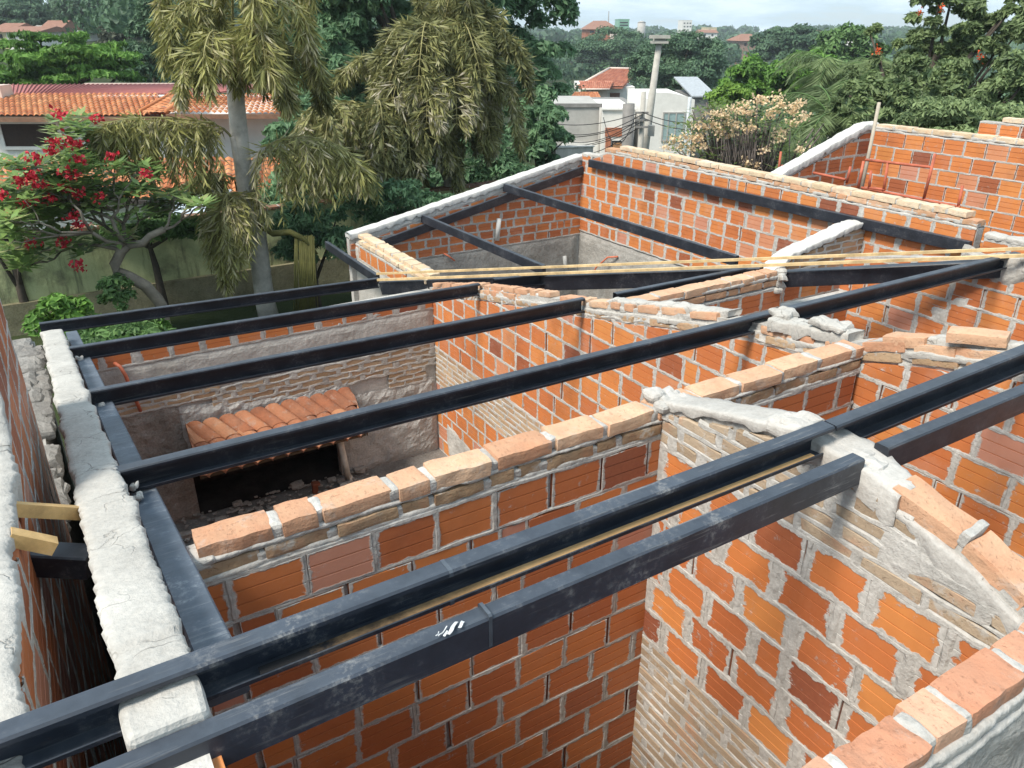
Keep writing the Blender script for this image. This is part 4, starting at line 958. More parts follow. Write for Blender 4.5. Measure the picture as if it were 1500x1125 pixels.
# ---- foliage tools -------------------------------------------------------------
def leaf_quads(c, nrm, size, asp, rg, droop=0.3):
    """one diamond leaf per row: centres c, facing nrm"""
    n = len(c)
    t = rg.normal(size=(n, 3)); t[:, 2] -= droop * 2
    nrm = nrm / np.maximum(1e-6, np.linalg.norm(nrm, axis=1))[:, None]
    t -= nrm * (t * nrm).sum(1)[:, None]; t /= np.maximum(1e-6, np.linalg.norm(t, axis=1))[:, None]
    s = np.cross(nrm, t); L = (size * rg.uniform(0.6, 1.35, n))[:, None]; W = L * asp
    v = np.stack([c - t * L * 0.5, c + s * W * 0.5 + nrm * L * 0.06, c + t * L * 0.5 - nrm * L * 0.08, c - s * W * 0.5 + nrm * L * 0.06], 1)
    return v.reshape(-1, 3)
def quads(n, off=0): return (np.arange(n * 4).reshape(n, 4) + off)
def crown_pts(center, rad, nclump, per, rg, rc=0.28, flat=1.0, low=-0.6, core=0.25, lay=0):
    """leaf centres on the skins of many clumps set round an uneven crown"""
    center = np.array(center); rad = np.array(rad)
    d = rg.normal(size=(nclump * 4, 3)); d /= np.linalg.norm(d, axis=1)[:, None]
    d = d[d[:, 2] > low][:nclump]
    rr = np.where(rg.random(len(d)) < core, rg.uniform(0.25, 0.7, len(d)), rg.uniform(0.68, 1.0, len(d)))
    cc = d * rr[:, None]
    if lay: cc[:, 2] = np.round(cc[:, 2] * lay) / lay + rg.normal(size=len(cc)) * 0.10
    cl = center + cc * rad
    k = rg.uniform(0.6, 1.3, len(d)) * rc
    q = rg.normal(size=(len(d), per, 3)); q /= np.linalg.norm(q, axis=2)[:, :, None]
    q[:, :, 2] = np.where(q[:, :, 2] < -0.35, -q[:, :, 2] * 0.6, q[:, :, 2])
    r3 = np.array([rad[0], rad[1], min(rad[2], (rad[0] + rad[1]) / 2) * flat])
    shell = rg.uniform(0.55, 1.0, (len(d), per, 1)) 
    p = cl[:, None, :] + q * shell * k[:, None, None] * r3
    nn = q * 0.8 + rg.normal(size=q.shape) * 0.45 + np.array([0, 0, 0.5])
    tv = np.clip(rg.normal(0.45, 0.16, len(d))[:, None] + rg.normal(0, 0.17, (len(d), per)), 0, 0.98)
    return p.reshape(-1, 3), nn.reshape(-1, 3), tv.reshape(-1), cl
BARK = m_plain('bark', (0.21, 0.18, 0.145), 0.9, 0.15, 0.4, 4, 0.6)
BARK_D = m_plain('dark_bark', (0.075, 0.062, 0.05), 0.9, 0.15, 0.4, 4, 0.6)
LF = dict(
    deep=m_leaf('deep_leaf', (0.045, 0.10, 0.05), (0.22, 0.37, 0.19), 0.38),
    mid=m_leaf('mid_leaf', (0.045, 0.095, 0.032), (0.16, 0.28, 0.09)),
    bright=m_leaf('bright_leaf', (0.05, 0.12, 0.02), (0.17, 0.33, 0.06)),
    lime=m_leaf('lime_leaf', (0.07, 0.15, 0.02), (0.22, 0.36, 0.06)),
    blue=m_leaf('bluish_leaf', (0.036, 0.078, 0.044), (0.13, 0.225, 0.12)),
    olive=m_leaf('olive_leaf', (0.058, 0.092, 0.038), (0.25, 0.33, 0.145)),
    grey=m_leaf('grey_leaf', (0.05, 0.06, 0.04), (0.14, 0.16, 0.11)))
def bbox3(x0, y0, x1, y1, D):
    c = P((x0 + x1) / 2, (y0 + y1) / 2, d=D); zc = c.x * (CA * CP) + c.y * (SA * CP) + (ZC - c.z) * SP
    zc = D * CP + (ZC - c.z) * SP
    return c, (x1 - x0) / 2 / F_PX * zc, (y1 - y0) / 2 / F_PX * zc / 0.95
def tree(name, label, box, D, leaf, nclump=40, per=120, size=0.3, asp=0.45, depth=None, seed=0, rc=0.28, bark=None, cat='tree', group=None, flat=1.0, low=-0.55, lobes=None, lay=0, core=0.25, blossoms=None, trunk=True, limbs=7, tr=None, droop=0.3):
    rg = np.random.default_rng(seed + 100); rr = random.Random(seed)
    c, rx, rz = bbox3(*box, D)
    X = c.x * SA - c.y * CA; Dc = c.x * CA + c.y * SA
    gz = ground_z(X, Dc) - 0.1
    root = empty(name, (c.x, c.y, gz), label, cat, group)
    ry = depth if depth else rx
    parts = []
    boxes = [(c, rx, rz, 1.0)] if not lobes else [(*bbox3(*b[:4], D + (b[4] if len(b) > 4 else 0)), 1.0) for b in lobes]
    tot = sum(b[1] * b[2] for b in boxes); allp = []; ends = []
    for (cc, ax, az, _) in boxes:
        n = max(5, int(nclump * ax * az / tot)); dy = min(ry, ax * 1.1) if lobes else ry
        p, nn, tv, cl = crown_pts((0, 0, 0), (ax, dy, az), n, per, rg, rc, flat, low, core, lay)
        # crown axes: across the view, along the view, up
        M = np.array([[SA, -CA, 0], [CA, SA, 0], [0, 0, 1]])
        allp.append((p @ M + np.array(cc), nn @ M, tv)); ends += [Vector(q) for q in (cl @ M + np.array(cc))]
    p = np.concatenate([a[0] for a in allp]); nn = np.concatenate([a[1] for a in allp]); tv = np.concatenate([a[2] for a in allp])
    V = leaf_quads(p, nn, size, asp, rg, droop)
    np_mesh('crown', V, quads(len(p)), LF[leaf] if isinstance(leaf, str) else leaf, root, tv)
    if trunk:
        m = MB(); r0 = tr or max(0.08, rx * 0.07); top = Vector((c.x, c.y, c.z - rz * 0.1)); base = Vector((c.x, c.y, gz))
        path = [base + (top - base) * f + Vector((0.2 * rx * n1(f * 2, seed), 0.2 * rx * n1(f * 2, seed + 5), 0)) * f for f in (0, 0.2, 0.4, 0.6, 0.8, 1.0)]
        m.tube(path, [r0 * (1.25 - 0.85 * f) for f in (0, 0.2, 0.4, 0.6, 0.8, 1.0)], 8)
        for e in rr.sample(ends, min(limbs, len(ends))):
            s = path[rr.choice((2, 3, 4))]; md = (s + e) / 2 + Vector((0, 0, -0.08 * rz))
            m.tube([s, md, e], [r0 * 0.5, r0 * 0.32, r0 * 0.12], 6)
        m.build('trunk', bark or BARK_D, root)
    if blossoms:
        mat, n, bs, px = blossoms
        pts = [P(x, y, d=D - ry * 0.75) for x, y in px] if px else [Vector(p[rr.randrange(len(p))]) for _ in range(n)]
        q = np.concatenate([np.array(b) + rg.normal(size=(22, 3)) * bs * 0.42 for b in pts])
        V = leaf_quads(q, rg.normal(size=q.shape), bs * 0.55, 0.7, rg)
        np_mesh('blossoms', V, quads(len(q)), mat, root, rg.uniform(0, 0.9, len(q)))
    return root

# ---- named trees -----------------------------------------------------------------
tree('broadleaf_tree', 'great dark green tree rising behind the two drooping palms', (420, -170, 850, 270), 27, 'deep', 430, 230, 0.25, 0.42, depth=3.6, seed=1, rc=0.22,
     lobes=[(405, -120, 560, 120), (440, -90, 590, 150, -2), (420, 20, 560, 190, -1.5), (480, -100, 640, 80, -1), (450, 60, 600, 300, 1), (540, -150, 700, 40, 1), (620, -160, 850, 90), (660, 40, 850, 170), (690, 130, 832, 250, -1), (540, 20, 700, 250, 1.5), (440, -40, 560, 160, -0.5)], low=-0.8, limbs=16, core=0.35)
tree('shade_tree', 'dark tree filling the space between the flat topped tree and the tall palm', (165, 0, 270, 150), 48, 'blue', 90, 200, 0.28, 0.45, seed=2, lobes=[(205, -10, 300, 110), (165, 40, 270, 150), (235, -50, 330, 60, 3)])
tree('flat_topped_tree', 'bright green flat topped tree with layered branches behind the long tiled roof', (-20, 56, 182, 135), 38, 'bright', 110, 150, 0.30, 0.4, depth=3.0, seed=3, rc=0.20, flat=0.5, lay=4, low=-0.9, core=0.4)
tree('round_tree', 'big round crowned tree on the left hillside beside small white houses', (88, -8, 160, 62), 136, 'blue', 90, 260, 0.42, 0.6, seed=4)
tree('round_tree', 'darker tree right of the biggest round crown on the left hillside', (140, 10, 204, 70), 140, 'blue', 80, 260, 0.42, 0.6, seed=5)
tree('round_tree', 'dark tree above the white house with the red roof strip', (2, 10, 60, 44), 140, 'blue', 70, 240, 0.42, 0.6, seed=6)
tree('round_tree', 'greyish tree with thin foliage just above the flat topped tree', (148, 40, 200, 80), 75, 'grey', 34, 90, 0.45, 0.5, seed=7)
tree('round_tree', 'far dark tree on the skyline near the left hilltop', (135, -2, 185, 22), 230, 'blue', 30, 90, 1.4, 0.6, seed=8, flat=0.8)
tree('dome_tree', 'broad dome shaped dark tree behind the tall concrete pole', (925, 58, 1060, 150), 85, 'blue', 130, 260, 0.32, 0.55, depth=5, seed=9, rc=0.22)
tree('street_tree', 'dark tree right behind the red roofed white house', (840, 50, 960, 112), 150, 'blue', 90, 240, 0.5, 0.55, seed=10)
tree('light_green_tree', 'fresh green tree beyond the peach blossom bush, left of the feathery palms', (1060, 92, 1160, 165), 46, 'bright', 70, 140, 0.32, 0.45, seed=11, rc=0.24)
tree('light_green_tree', 'fresh green tree beside the upper feathery palm, darker underneath', (1130, 88, 1230, 170), 42, 'bright', 70, 140, 0.32, 0.45, seed=12, rc=0.24)
tree('lime_bush', 'low lime green bush behind the peach blossoms', (1036, 128, 1100, 170), 38, 'lime', 30, 110, 0.26, 0.45, seed=13, cat='bush')
tree('spreading_tree', 'wide hazy tree standing across the valley under the skyline', (1105, 46, 1200, 100), 140, 'blue', 90, 240, 0.5, 0.6, seed=14)
tree('spreading_tree', 'pale green tree behind the upper feathery palm near the skyline', (1195, 48, 1290, 120), 70, 'mid', 60, 120, 0.45, 0.5, seed=15)
ORB = m_plain('orange_blossom', (0.62, 0.10, 0.03), 0.6, 0.2, 0.3)
tree('tulip_tree', 'tall loose tree with scattered orange blossoms cut by the top right edge', (1255, -70, 1500, 180), 24, 'olive', 150, 130, 0.24, 0.42, depth=3.6, seed=16, rc=0.16, low=-0.9, core=0.35,
     lobes=[(1260, 35, 1330, 110, 1), (1330, 12, 1392, 90), (1345, -60, 1490, 60), (1340, 40, 1480, 130, 1), (1240, 80, 1360, 170), (1390, 20, 1510, 110, 2)],
     blossoms=(ORB, 9, 0.11, [(1380, 12), (1286, 75), (1347, 17), (1436, 82), (1475, 92), (1461, 124), (1324, 97), (1296, 168)]), limbs=22, droop=0.5)
tree('screen_tree', 'dense olive green tree right behind the neighbouring brick wall, below the orange blossoms', (1210, 85, 1530, 215), 19, 'olive', 170, 140, 0.20, 0.42, depth=2.4, seed=17, rc=0.18, low=-0.9, core=0.3,
     lobes=[(1225, 110, 1340, 215), (1290, 85, 1420, 200, 0.5), (1380, 95, 1500, 215), (1450, 80, 1600, 210, 0.5), (1480, -20, 1600, 110, 3)], limbs=14, droop=0.5)
tree('screen_tree', 'brighter green leafy branches at the foot of the trees above the brick wall', (1330, 150, 1500, 215), 16, 'olive', 70, 150, 0.11, 0.4, depth=1.0, seed=18, rc=0.25, limbs=4)
# garden by the courtyard
tree('garden_bush', 'leafy green bush at the foot of the mossy wall near the parapet', (62, 440, 135, 500), 11.2, 'bright', 30, 60, 0.13, 0.42, seed=20, trunk=False, cat='bush', rc=0.4)
tree('garden_bush', 'dark green bush seen between the two farthest purlins', (110, 478, 250, 515), 10.6, 'mid', 46, 70, 0.12, 0.42, seed=21, trunk=False, cat='bush', rc=0.3)
tree('garden_bush', 'small climbing plant hanging on the mossy wall beside the twisted trunk', (150, 408, 190, 465), 12.2, 'mid', 22, 50, 0.11, 0.42, seed=22, trunk=False, cat='bush', rc=0.4, depth=0.3)
tree('garden_bush', 'young green bush between the twisted trunk and the second purlin', (205, 460, 240, 500), 11.5, 'bright', 16, 50, 0.12, 0.42, seed=23, trunk=False, cat='bush', rc=0.4)
tree('undergrowth_tree', 'dark shaded tree mass between the two palms above the mossy wall', (385, 250, 540, 400), 18.5, 'deep', 70, 110, 0.2, 0.4, depth=1.6, seed=24, rc=0.22, low=-0.9, cat='tree', limbs=10)
tree('undergrowth_tree', 'dark leafy shrub just left of the far gable under the second palm', (500, 230, 660, 350), 19.5, 'deep', 70, 110, 0.2, 0.4, depth=1.6, seed=25, rc=0.22, low=-0.9, limbs=8)
tree('undergrowth_tree', 'dark leafy tree low at the right of the second palm, beside the street', (740, 150, 835, 245), 24, 'deep', 60, 120, 0.22, 0.4, depth=1.5, seed=26, rc=0.22, low=-0.9, limbs=8)
tree('garden_shrub', 'bright yellow green shrub at the left edge above the mossy wall', (-30, 290, 34, 355), 15.5, 'lime', 40, 90, 0.14, 0.42, seed=27, cat='bush', limbs=3)
tree('garden_shrub', 'green shrub low behind the mossy wall under the carport', (150, 316, 285, 352), 15.2, 'mid', 50, 70, 0.16, 0.4, seed=28, cat='bush', limbs=3, depth=0.5)

tree('undergrowth_tree', 'leafy dark thicket right behind the mossy wall, below the low bushy palm', (560, 200, 790, 330), 22, 'deep', 70, 110, 0.2, 0.4, depth=1.2, seed=29, rc=0.22, low=-0.9, limbs=8)
tree('garden_bush', 'dark thicket in front of the mossy wall, right of the tall palm trunk', (392, 300, 515, 385), 14.6, 'deep', 60, 90, 0.14, 0.4, depth=0.45, seed=30, rc=0.24, low=-0.9, cat='bush', limbs=6)
tree('garden_bush', 'dark shrubs against the mossy wall just left of the far gable', (500, 268, 655, 345), 14.9, 'deep', 60, 90, 0.15, 0.4, depth=0.5, seed=31, rc=0.24, low=-0.9, cat='bush', limbs=6)
tree('undergrowth_tree', 'leafy green tree right of the tall palm trunk, hiding the end of the white house', (398, 150, 530, 290), 19.8, 'deep', 80, 120, 0.2, 0.4, depth=1.3, seed=33, rc=0.22, low=-0.9, limbs=8)
# ---- drooping palms ----------------------------------------------------------------
def strip_quads(base, tip, wv):
    md = base + (tip - base) * 0.45
    return np.stack([base, md + wv, tip, md - wv], 1).reshape(-1, 3)
def hanging_frond(pts, rg, grav=(0.15, 1.1), sec=15, L=0.95, leaf=0.21, wd=0.034, start=0.25, dens=19, spread=0.6, tint=(0.2, 0.9)):
    """rachis through pts with pendent side branches, each a herringbone of narrow leaflets"""
    pts = [np.array(p) for p in pts]
    seg = [np.linalg.norm(b - a) for a, b in zip(pts[:-1], pts[1:])]; tot = sum(seg)
    def at(f):
        s = f * tot
        for a, b, l in zip(pts[:-1], pts[1:], seg):
            if s <= l: return a + (b - a) * s / l, (b - a) / l
            s -= l
        return pts[-1], (pts[-1] - pts[-2]) / seg[-1]
    B, T, W, TI = [], [], [], []; tubes = []
    for i in range(sec):
        f = start + (1 - start) * (i + rg.uniform(0, 0.8)) / sec
        p, d = at(min(f, 1.0)); side = np.cross(d, [0, 0, 1.0]); side /= max(1e-6, np.linalg.norm(side))
        for sg in (-1, 1):
            l = L * (0.55 + 0.6 * math.sin(math.pi * min(1, 0.15 + f * 0.9))) * rg.uniform(0.75, 1.15)
            out = side * sg * spread * rg.uniform(0.5, 1.3) + d * rg.uniform(0.1, 0.5) + rg.normal(size=3) * 0.12
            ti = rg.uniform(*tint); q = [p]; n = dens
            for k in range(1, n + 1):
                w = k / n; v = out * (1 - w) ** 1.3 + np.array([0, 0, -1.0]) * (grav[0] + grav[1] * w)
                q.append(q[-1] + v / np.linalg.norm(v) * l / n)
            tubes.append([q[0], q[n // 2], q[-1]])
            for k in range(1, n + 1):
                dd = q[k] - q[k - 1]; dd /= np.linalg.norm(dd); s2 = np.cross(dd, rg.normal(size=3)); s2 /= np.linalg.norm(s2)
                for g in (-1, 1):
                    dv = s2 * g * 0.62 + dd * 0.75 + np.array([0, 0, -0.25]) + rg.normal(size=3) * 0.14
                    dv /= np.linalg.norm(dv); ll = leaf * (1.1 - 0.5 * k / n) * rg.uniform(0.75, 1.25)
                    wv = np.cross(dv, rg.normal(size=3)); wv = wv / np.linalg.norm(wv) * wd * rg.uniform(0.6, 1.2) * 0.5
                    B.append(q[k]); T.append(q[k] + dv * ll); W.append(wv); TI.append(np.clip(ti + rg.normal() * 0.12, 0, 1))
    return np.array(B), np.array(T), np.array(W), np.array(TI), tubes
PALM = m_leaf('olive_palm_leaf', (0.040, 0.048, 0.014), (0.40, 0.39, 0.13), 0.22, 0.45, (0.52, 0.46, 0.30))
PALM_G = m_leaf('greyed_palm_leaf', (0.036, 0.044, 0.016), (0.34, 0.335, 0.13), 0.22, 0.45, (0.50, 0.45, 0.35))
PTR = m_plain('palm_trunk', (0.46, 0.435, 0.395), 0.85, 0.2, 0.3, 5, 0.4)
def palm(label, D, trunk_px, trunk_r, fronds, mat, seed, L=0.95, leaf=0.28, wd=0.031, extra=None, rach=(0.26, 0.24, 0.10), sec=16, spread=0.75, grav=(0.1, 0.95)):
    rg = np.random.default_rng(seed); base = P(*trunk_px[0], d=D); base.z = ground_z(base.x * SA - base.y * CA, D) - 0.05
    root = empty('drooping_palm', base, label, 'palm')
    m = MB(); m.tube([base] + [P(x, y, d=D) for x, y in trunk_px[1:]], [trunk_r * (1.15 - 0.4 * i / len(trunk_px)) for i in range(len(trunk_px))], 12)
    for path, r in (extra or []): m.tube([P(x, y, d=D + o) for x, y, o in path], r, 8)
    m.build('trunk', PTR, root)
    RM = m_plain('palm_rachis', rach, 0.6, 0.3)
    for i, fr in enumerate(fronds):
        opts = dict(L=L, leaf=leaf, wd=wd, sec=sec, spread=spread, grav=grav)
        if isinstance(fr, tuple): fr, o2 = fr; opts.update(o2)
        pts = [P(x, y, d=D + o) for x, y, o in fr]
        # smooth the rachis
        sm = [pts[0]]
        for a, b, c_, d_ in zip([pts[0]] + pts[:-2], pts[:-1], pts[1:], pts[2:] + [pts[-1]]):
            for t in (0.33, 0.66, 1.0):
                sm.append(0.5 * ((2 * b) + (c_ - a) * t + (2 * a - 5 * b + 4 * c_ - d_) * t * t + (-a + 3 * b - 3 * c_ + d_) * t ** 3))
        B, T, W, TI, tubes = hanging_frond(sm, rg, **opts)
        V = strip_quads(B, T, W); fo = np_mesh('frond', V, quads(len(B)), mat, root, TI)
        m = MB(); m.tube(sm, [0.022 * (1.1 - 0.9 * k / len(sm)) for k in range(len(sm))], 6)
        for tb in tubes: m.tube(tb, [0.008, 0.006, 0.003], 4, cap=False)
        m.build('rachis', RM, fo)
    return root
def fan(cx, cy, n, rg, up=70, out=115, drop=120, doff=1.4, ang=(0, 360), jit=0.25):
    """fronds arching from a crown centre: up and out, then hanging"""
    fr = []
    for i in range(n):
        a = math.radians(ang[0] + (ang[1] - ang[0]) * (i + rg.uniform(-0.3, 0.3)) / n)
        ox, oz = math.cos(a), math.sin(a); u = up * rg.uniform(0.5, 1.3); o = out * rg.uniform(0.75, 1.2); dr = drop * rg.uniform(0.6, 1.2)
        fr.append([(cx, cy, 0), (cx + ox * o * 0.3, cy - u * 0.8, oz * doff * 0.3), (cx + ox * o * 0.65, cy - u, oz * doff * 0.65), (cx + ox * o * 0.92, cy - u * 0.45, oz * doff * 0.95), (cx + ox * o * 1.05, cy - u * 0.45 + dr * 0.5, oz * doff * 1.05)])
    return fr
rr_ = random.Random(5)
f1 = [([(353, 240, 0), (336, 197, -0.1), (305, 180, -0.2), (245, 173, -0.4), (185, 174, -0.5), (135, 188, -0.6)], dict(sec=40, L=1.05, start=0.22, spread=0.5)),
      ([(366, 285, 0), (380, 232, -0.1), (405, 206, -0.3), (450, 200, -0.5), (498, 214, -0.6), (535, 246, -0.7)], dict(sec=30, L=1.1, start=0.25, spread=0.5, tint=(0.4, 1.0))),
      ([(362, 290, 0), (345, 282, -0.3), (328, 292, -0.5), (326, 335, -0.6), (328, 375, -0.6), (330, 400, -0.6)], dict(sec=34, L=0.85, start=0.08, spread=1.15, tint=(0.35, 1.0))),
      ([(366, 280, 0), (345, 262, 0.2), (318, 255, 0.4), (285, 262, 0.5), (262, 275, 0.6)], dict(sec=12, L=0.5, tint=(0.0, 0.4))),
      ([(345, 120, 0), (330, 60, -0.5), (312, 45, -0.9), (300, 70, -1.2), (296, 120, -1.3)], dict(L=0.62)),
      ([(345, 110, 0), (360, 40, -0.5), (375, 30, -1.0), (385, 60, -1.3), (390, 110, -1.4)], dict(L=0.62)),
      ([(344, 100, 0), (310, 20, -0.2), (275, 0, -0.3), (248, 30, -0.4), (240, 80, -0.4)], dict(L=0.68)),
      ([(344, 100, 0), (385, 10, -0.2), (425, 0, -0.3), (452, 40, -0.4), (462, 100, -0.4)], dict(L=0.68)),
      ([(344, 100, 0), (340, -30, -0.3), (350, -80, -0.6), (365, -60, -1.0), (372, 0, -1.3)], dict(L=0.62)),
      ([(344, 100, 0), (300, -30, 0.2), (262, -60, 0.4), (236, -30, 0.5), (232, 30, 0.5)], dict(L=0.62)),
      ([(344, 100, 0), (390, -40, 0.2), (425, -70, 0.4), (445, -30, 0.5), (450, 30, 0.5)], dict(L=0.62)),
      ([(344, 120, 0), (400, 70, 0.3), (440, 75, 0.6), (465, 110, 0.7), (475, 150, 0.8)], dict(L=0.6, tint=(0.0, 0.5))),
      ([(344, 118, 0), (315, 78, -0.6), (285, 70, -0.9), (268, 95, -1.0), (262, 130, -1.0)], dict(L=0.5)),
      ([(345, 125, 0), (372, 85, -0.5), (400, 85, -0.7), (415, 115, -0.8), (420, 150, -0.9)], dict(L=0.5))]
palm('tall drooping palm with a thick pale grey trunk that forks, left of the dark tree', 14.4, [(392, 450), (388, 440), (381, 385), (374, 325), (362, 285), (352, 215), (346, 150), (343, 90)], 0.165, f1, PALM, 41,
     extra=[([(362, 290, 0), (372, 245, -0.05), (388, 215, -0.15)], [0.15, 0.10, 0.05]), ([(360, 280, 0), (350, 235, -0.05), (340, 200, -0.1)], [0.13, 0.08, 0.045])])
f2 = [(f, dict(tint=(0.15, 0.6), L=0.5)) for f in fan(640, 105, 9, rr_, up=105, out=85, drop=30, doff=1.1)] + [(f, dict(tint=(0.2, 0.8))) for f in fan(640, 115, 11, rr_, up=65, out=125, drop=95, doff=1.5)] + [(f, dict(tint=(0.55, 1.0), L=0.7)) for f in fan(640, 130, 9, rr_, up=15, out=112, drop=150, doff=1.6, ang=(20, 380))] + fan(642, 150, 6, rr_, up=0, out=90, drop=160, doff=1.5, ang=(10, 370)) + \
     [([(640, 110, 0), (628, 50, 0), (618, 10, 0), (612, -10, 0)], dict(L=0.4, sec=8)), [(642, 110, 0), (670, 40, 0.1), (700, 15, 0.2), (735, 25, 0.3)], [(642, 125, 0), (700, 60, 0), (750, 55, 0), (775, 95, 0)]]
palm('drooping palm with dry grey frond tips, between the dark tree and far gable', 17.5, [(662, 300), (660, 275), (656, 240), (652, 180), (645, 120)], 0.13, f2, PALM_G, 42, L=0.62, leaf=0.28, wd=0.036, spread=1.0, grav=(-0.05, 0.6),
     extra=[([(655, 262, 0), (640, 232, -0.2), (626, 195, -0.4)], [0.09, 0.06, 0.03])], sec=15)
f3 = fan(545, 205, 12, rr_, up=45, out=115, drop=150, doff=1.2) + fan(540, 230, 9, rr_, up=10, out=80, drop=120, doff=1.2, ang=(30, 390))
palm('low bushy palm of dark drooping fronds between the tall palm and the second palm', 17.0, [(548, 330), (547, 300), (546, 260), (545, 205)], 0.09, f3, PALM_G, 43, L=0.85, leaf=0.24, wd=0.052, sec=13)
# withered flower stalks of the tall palm
m = MB()
for k in range(46):
    x = rr_.uniform(432, 460); m.tube([P(x, 348 + rr_.uniform(-4, 4), d=13.9), P(x + rr_.uniform(-3, 3), 400, d=13.8), P(x + rr_.uniform(-6, 8), 455, d=13.8)], [0.014, 0.012, 0.008], 5)
m.tube([P(380, 330, d=14.2), P(400, 342, d=14.0), P(425, 340, d=13.9), P(445, 350, d=13.9), P(465, 372, d=13.9)], [0.05, 0.06, 0.055, 0.05, 0.02], 8)
tag(m.build('palm_flower_stalk', m_plain('olive_stalks', (0.13, 0.125, 0.04), 0.7, 0.2)), 'hanging brush of long olive flower stalks under the tall palm', 'palm flower')

# ---- flowering shrubs ---------------------------------------------------------------
def rosettes(pts, rg, n=9, L=0.26, w=0.075, up=0.35):
    c, t, wv, ti = [], [], [], []
    for p in pts:
        k = rg.uniform(0.15, 0.9)
        for i in range(n):
            a = 2 * math.pi * (i + rg.uniform(0, 1)) / n; d = np.array([math.cos(a), math.sin(a), rg.uniform(-0.3, 0.7) * up * 2]); d /= np.linalg.norm(d)
            l = L * rg.uniform(0.7, 1.2); s = np.cross(d, [0, 0, 1]); s = s / np.linalg.norm(s) * w * 0.5
            c.append(np.array(p) + d * 0.03); t.append(np.array(p) + d * l); wv.append(s); ti.append(np.clip(k + rg.normal() * 0.12, 0, 1))
    return strip_quads(np.array(c), np.array(t), np.array(wv)), np.array(ti)
def blooms(pts, rg, bs, n=26, pet=0.55):
    q = np.concatenate([np.array(p) + rg.normal(size=(n, 3)) * bs * np.array([0.4, 0.4, 0.28]) for p in pts])
    return leaf_quads(q, rg.normal(size=q.shape) + np.array([0, 0, 0.6]), bs * pet, 0.75, rg), rg.uniform(0, 1, len(q))
rg = np.random.default_rng(77); DF = 12.6
tp = [(236, 446), (232, 439), (213, 418), (188, 405), (171, 398), (168, 388), (177, 368), (186, 360)]
b_ = P(236, 446, d=DF); b_.z = 0.0
fr_ = empty('red_frangipani', b_, 'frangipani with red blossoms and a twisted trunk leaning over the mossy wall', 'flowering tree')
m = MB(); m.tube([b_] + [P(x, y, d=DF) for x, y in tp], [0.10, 0.10, 0.095, 0.09, 0.085, 0.08, 0.075, 0.07, 0.065], 9, wob=0.3)
tips = []
def branch(x, y, o, ang, ln, r, dep):
    x2, y2 = x + math.cos(ang) * ln, y - math.sin(ang) * ln * 0.8; o2 = o + rr_.uniform(-0.35, 0.6)
    mx, my = (x + x2) / 2 + rr_.uniform(-5, 5), (y + y2) / 2 + rr_.uniform(-4, 4)
    m.tube([P(x, y, d=DF + o), P(mx, my, d=DF + (o + o2) / 2), P(x2, y2, d=DF + o2)], [r, r * 0.85, r * 0.7], 6)
    if dep == 0: tips.append(P(x2, y2, d=DF + o2)); return
    for q in range(rr_.choice((2, 2, 3))): branch(x2, y2, o2, ang + rr_.uniform(-0.75, 0.75), ln * rr_.uniform(0.62, 0.85), r * 0.66, dep - 1)
for (x, y, a, l) in ((186, 360, 2.7, 62), (186, 360, 1.7, 45), (178, 366, 2.95, 60), (186, 360, 2.3, 52), (186, 360, 2.0, 60)): branch(x, y, 0, a, l * 0.92, 0.036, 4)
m.tube([P(186, 360, d=DF), P(209, 356, d=DF), P(220, 345, d=DF), P(241, 336, d=DF)], [0.06, 0.06, 0.055, 0.05], 8, wob=0.3)
for a in (0.6, 1.3): branch(241, 336, 0, a, 30, 0.026, 2)
for (x, y, a) in ((190, 350, 1.2), (180, 330, 1.4)): branch(x, y, 0.8, a, 36, 0.022, 3)
m.build('trunk', BARK, fr_)
for k in range(620):
    x = rr_.uniform(-5, 225) if k % 3 else rr_.uniform(-5, 130); y = rr_.uniform(168, 378)
    if x > 130 and y < 250: continue
    if y < 232 and x < 82: continue
    if y > 325 and rr_.random() < 0.75: continue
    if x > 150 and rr_.random() < 0.6: continue
    tips.append(P(x, y, d=DF + rr_.uniform(-0.3, 2.0) * (1 if y < 330 else 0.25)))
V, ti = rosettes(tips, rg, 11, 0.27, 0.085); np_mesh('leaves', V, quads(len(ti)), m_leaf('frangipani_leaf', (0.085, 0.15, 0.04), (0.30, 0.44, 0.14), 0.35, 0.4, (0.44, 0.43, 0.20)), fr_, ti)
RED = m_leaf('crimson_petal', (0.30, 0.010, 0.022), (0.58, 0.03, 0.05), 0.15, 0.5)
pts = [P(x, y, d=DF - 0.35) for x, y in [(88, 165), (80, 208), (100, 206), (114, 210), (50, 229), (78, 221), (117, 233), (106, 253), (98, 254), (47, 254), (46, 262), (60, 273), (28, 266), (95, 276), (112, 283), (145, 289), (38, 296), (17, 314), (107, 318), (116, 329), (92, 355), (45, 357), (115, 389), (141, 174), (3, 283), (214, 254), (163, 226), (72, 290)]]
V, ti = blooms(pts, rg, 0.125, 34, 0.5); np_mesh('blossoms', V, quads(len(ti)), RED, fr_, ti)

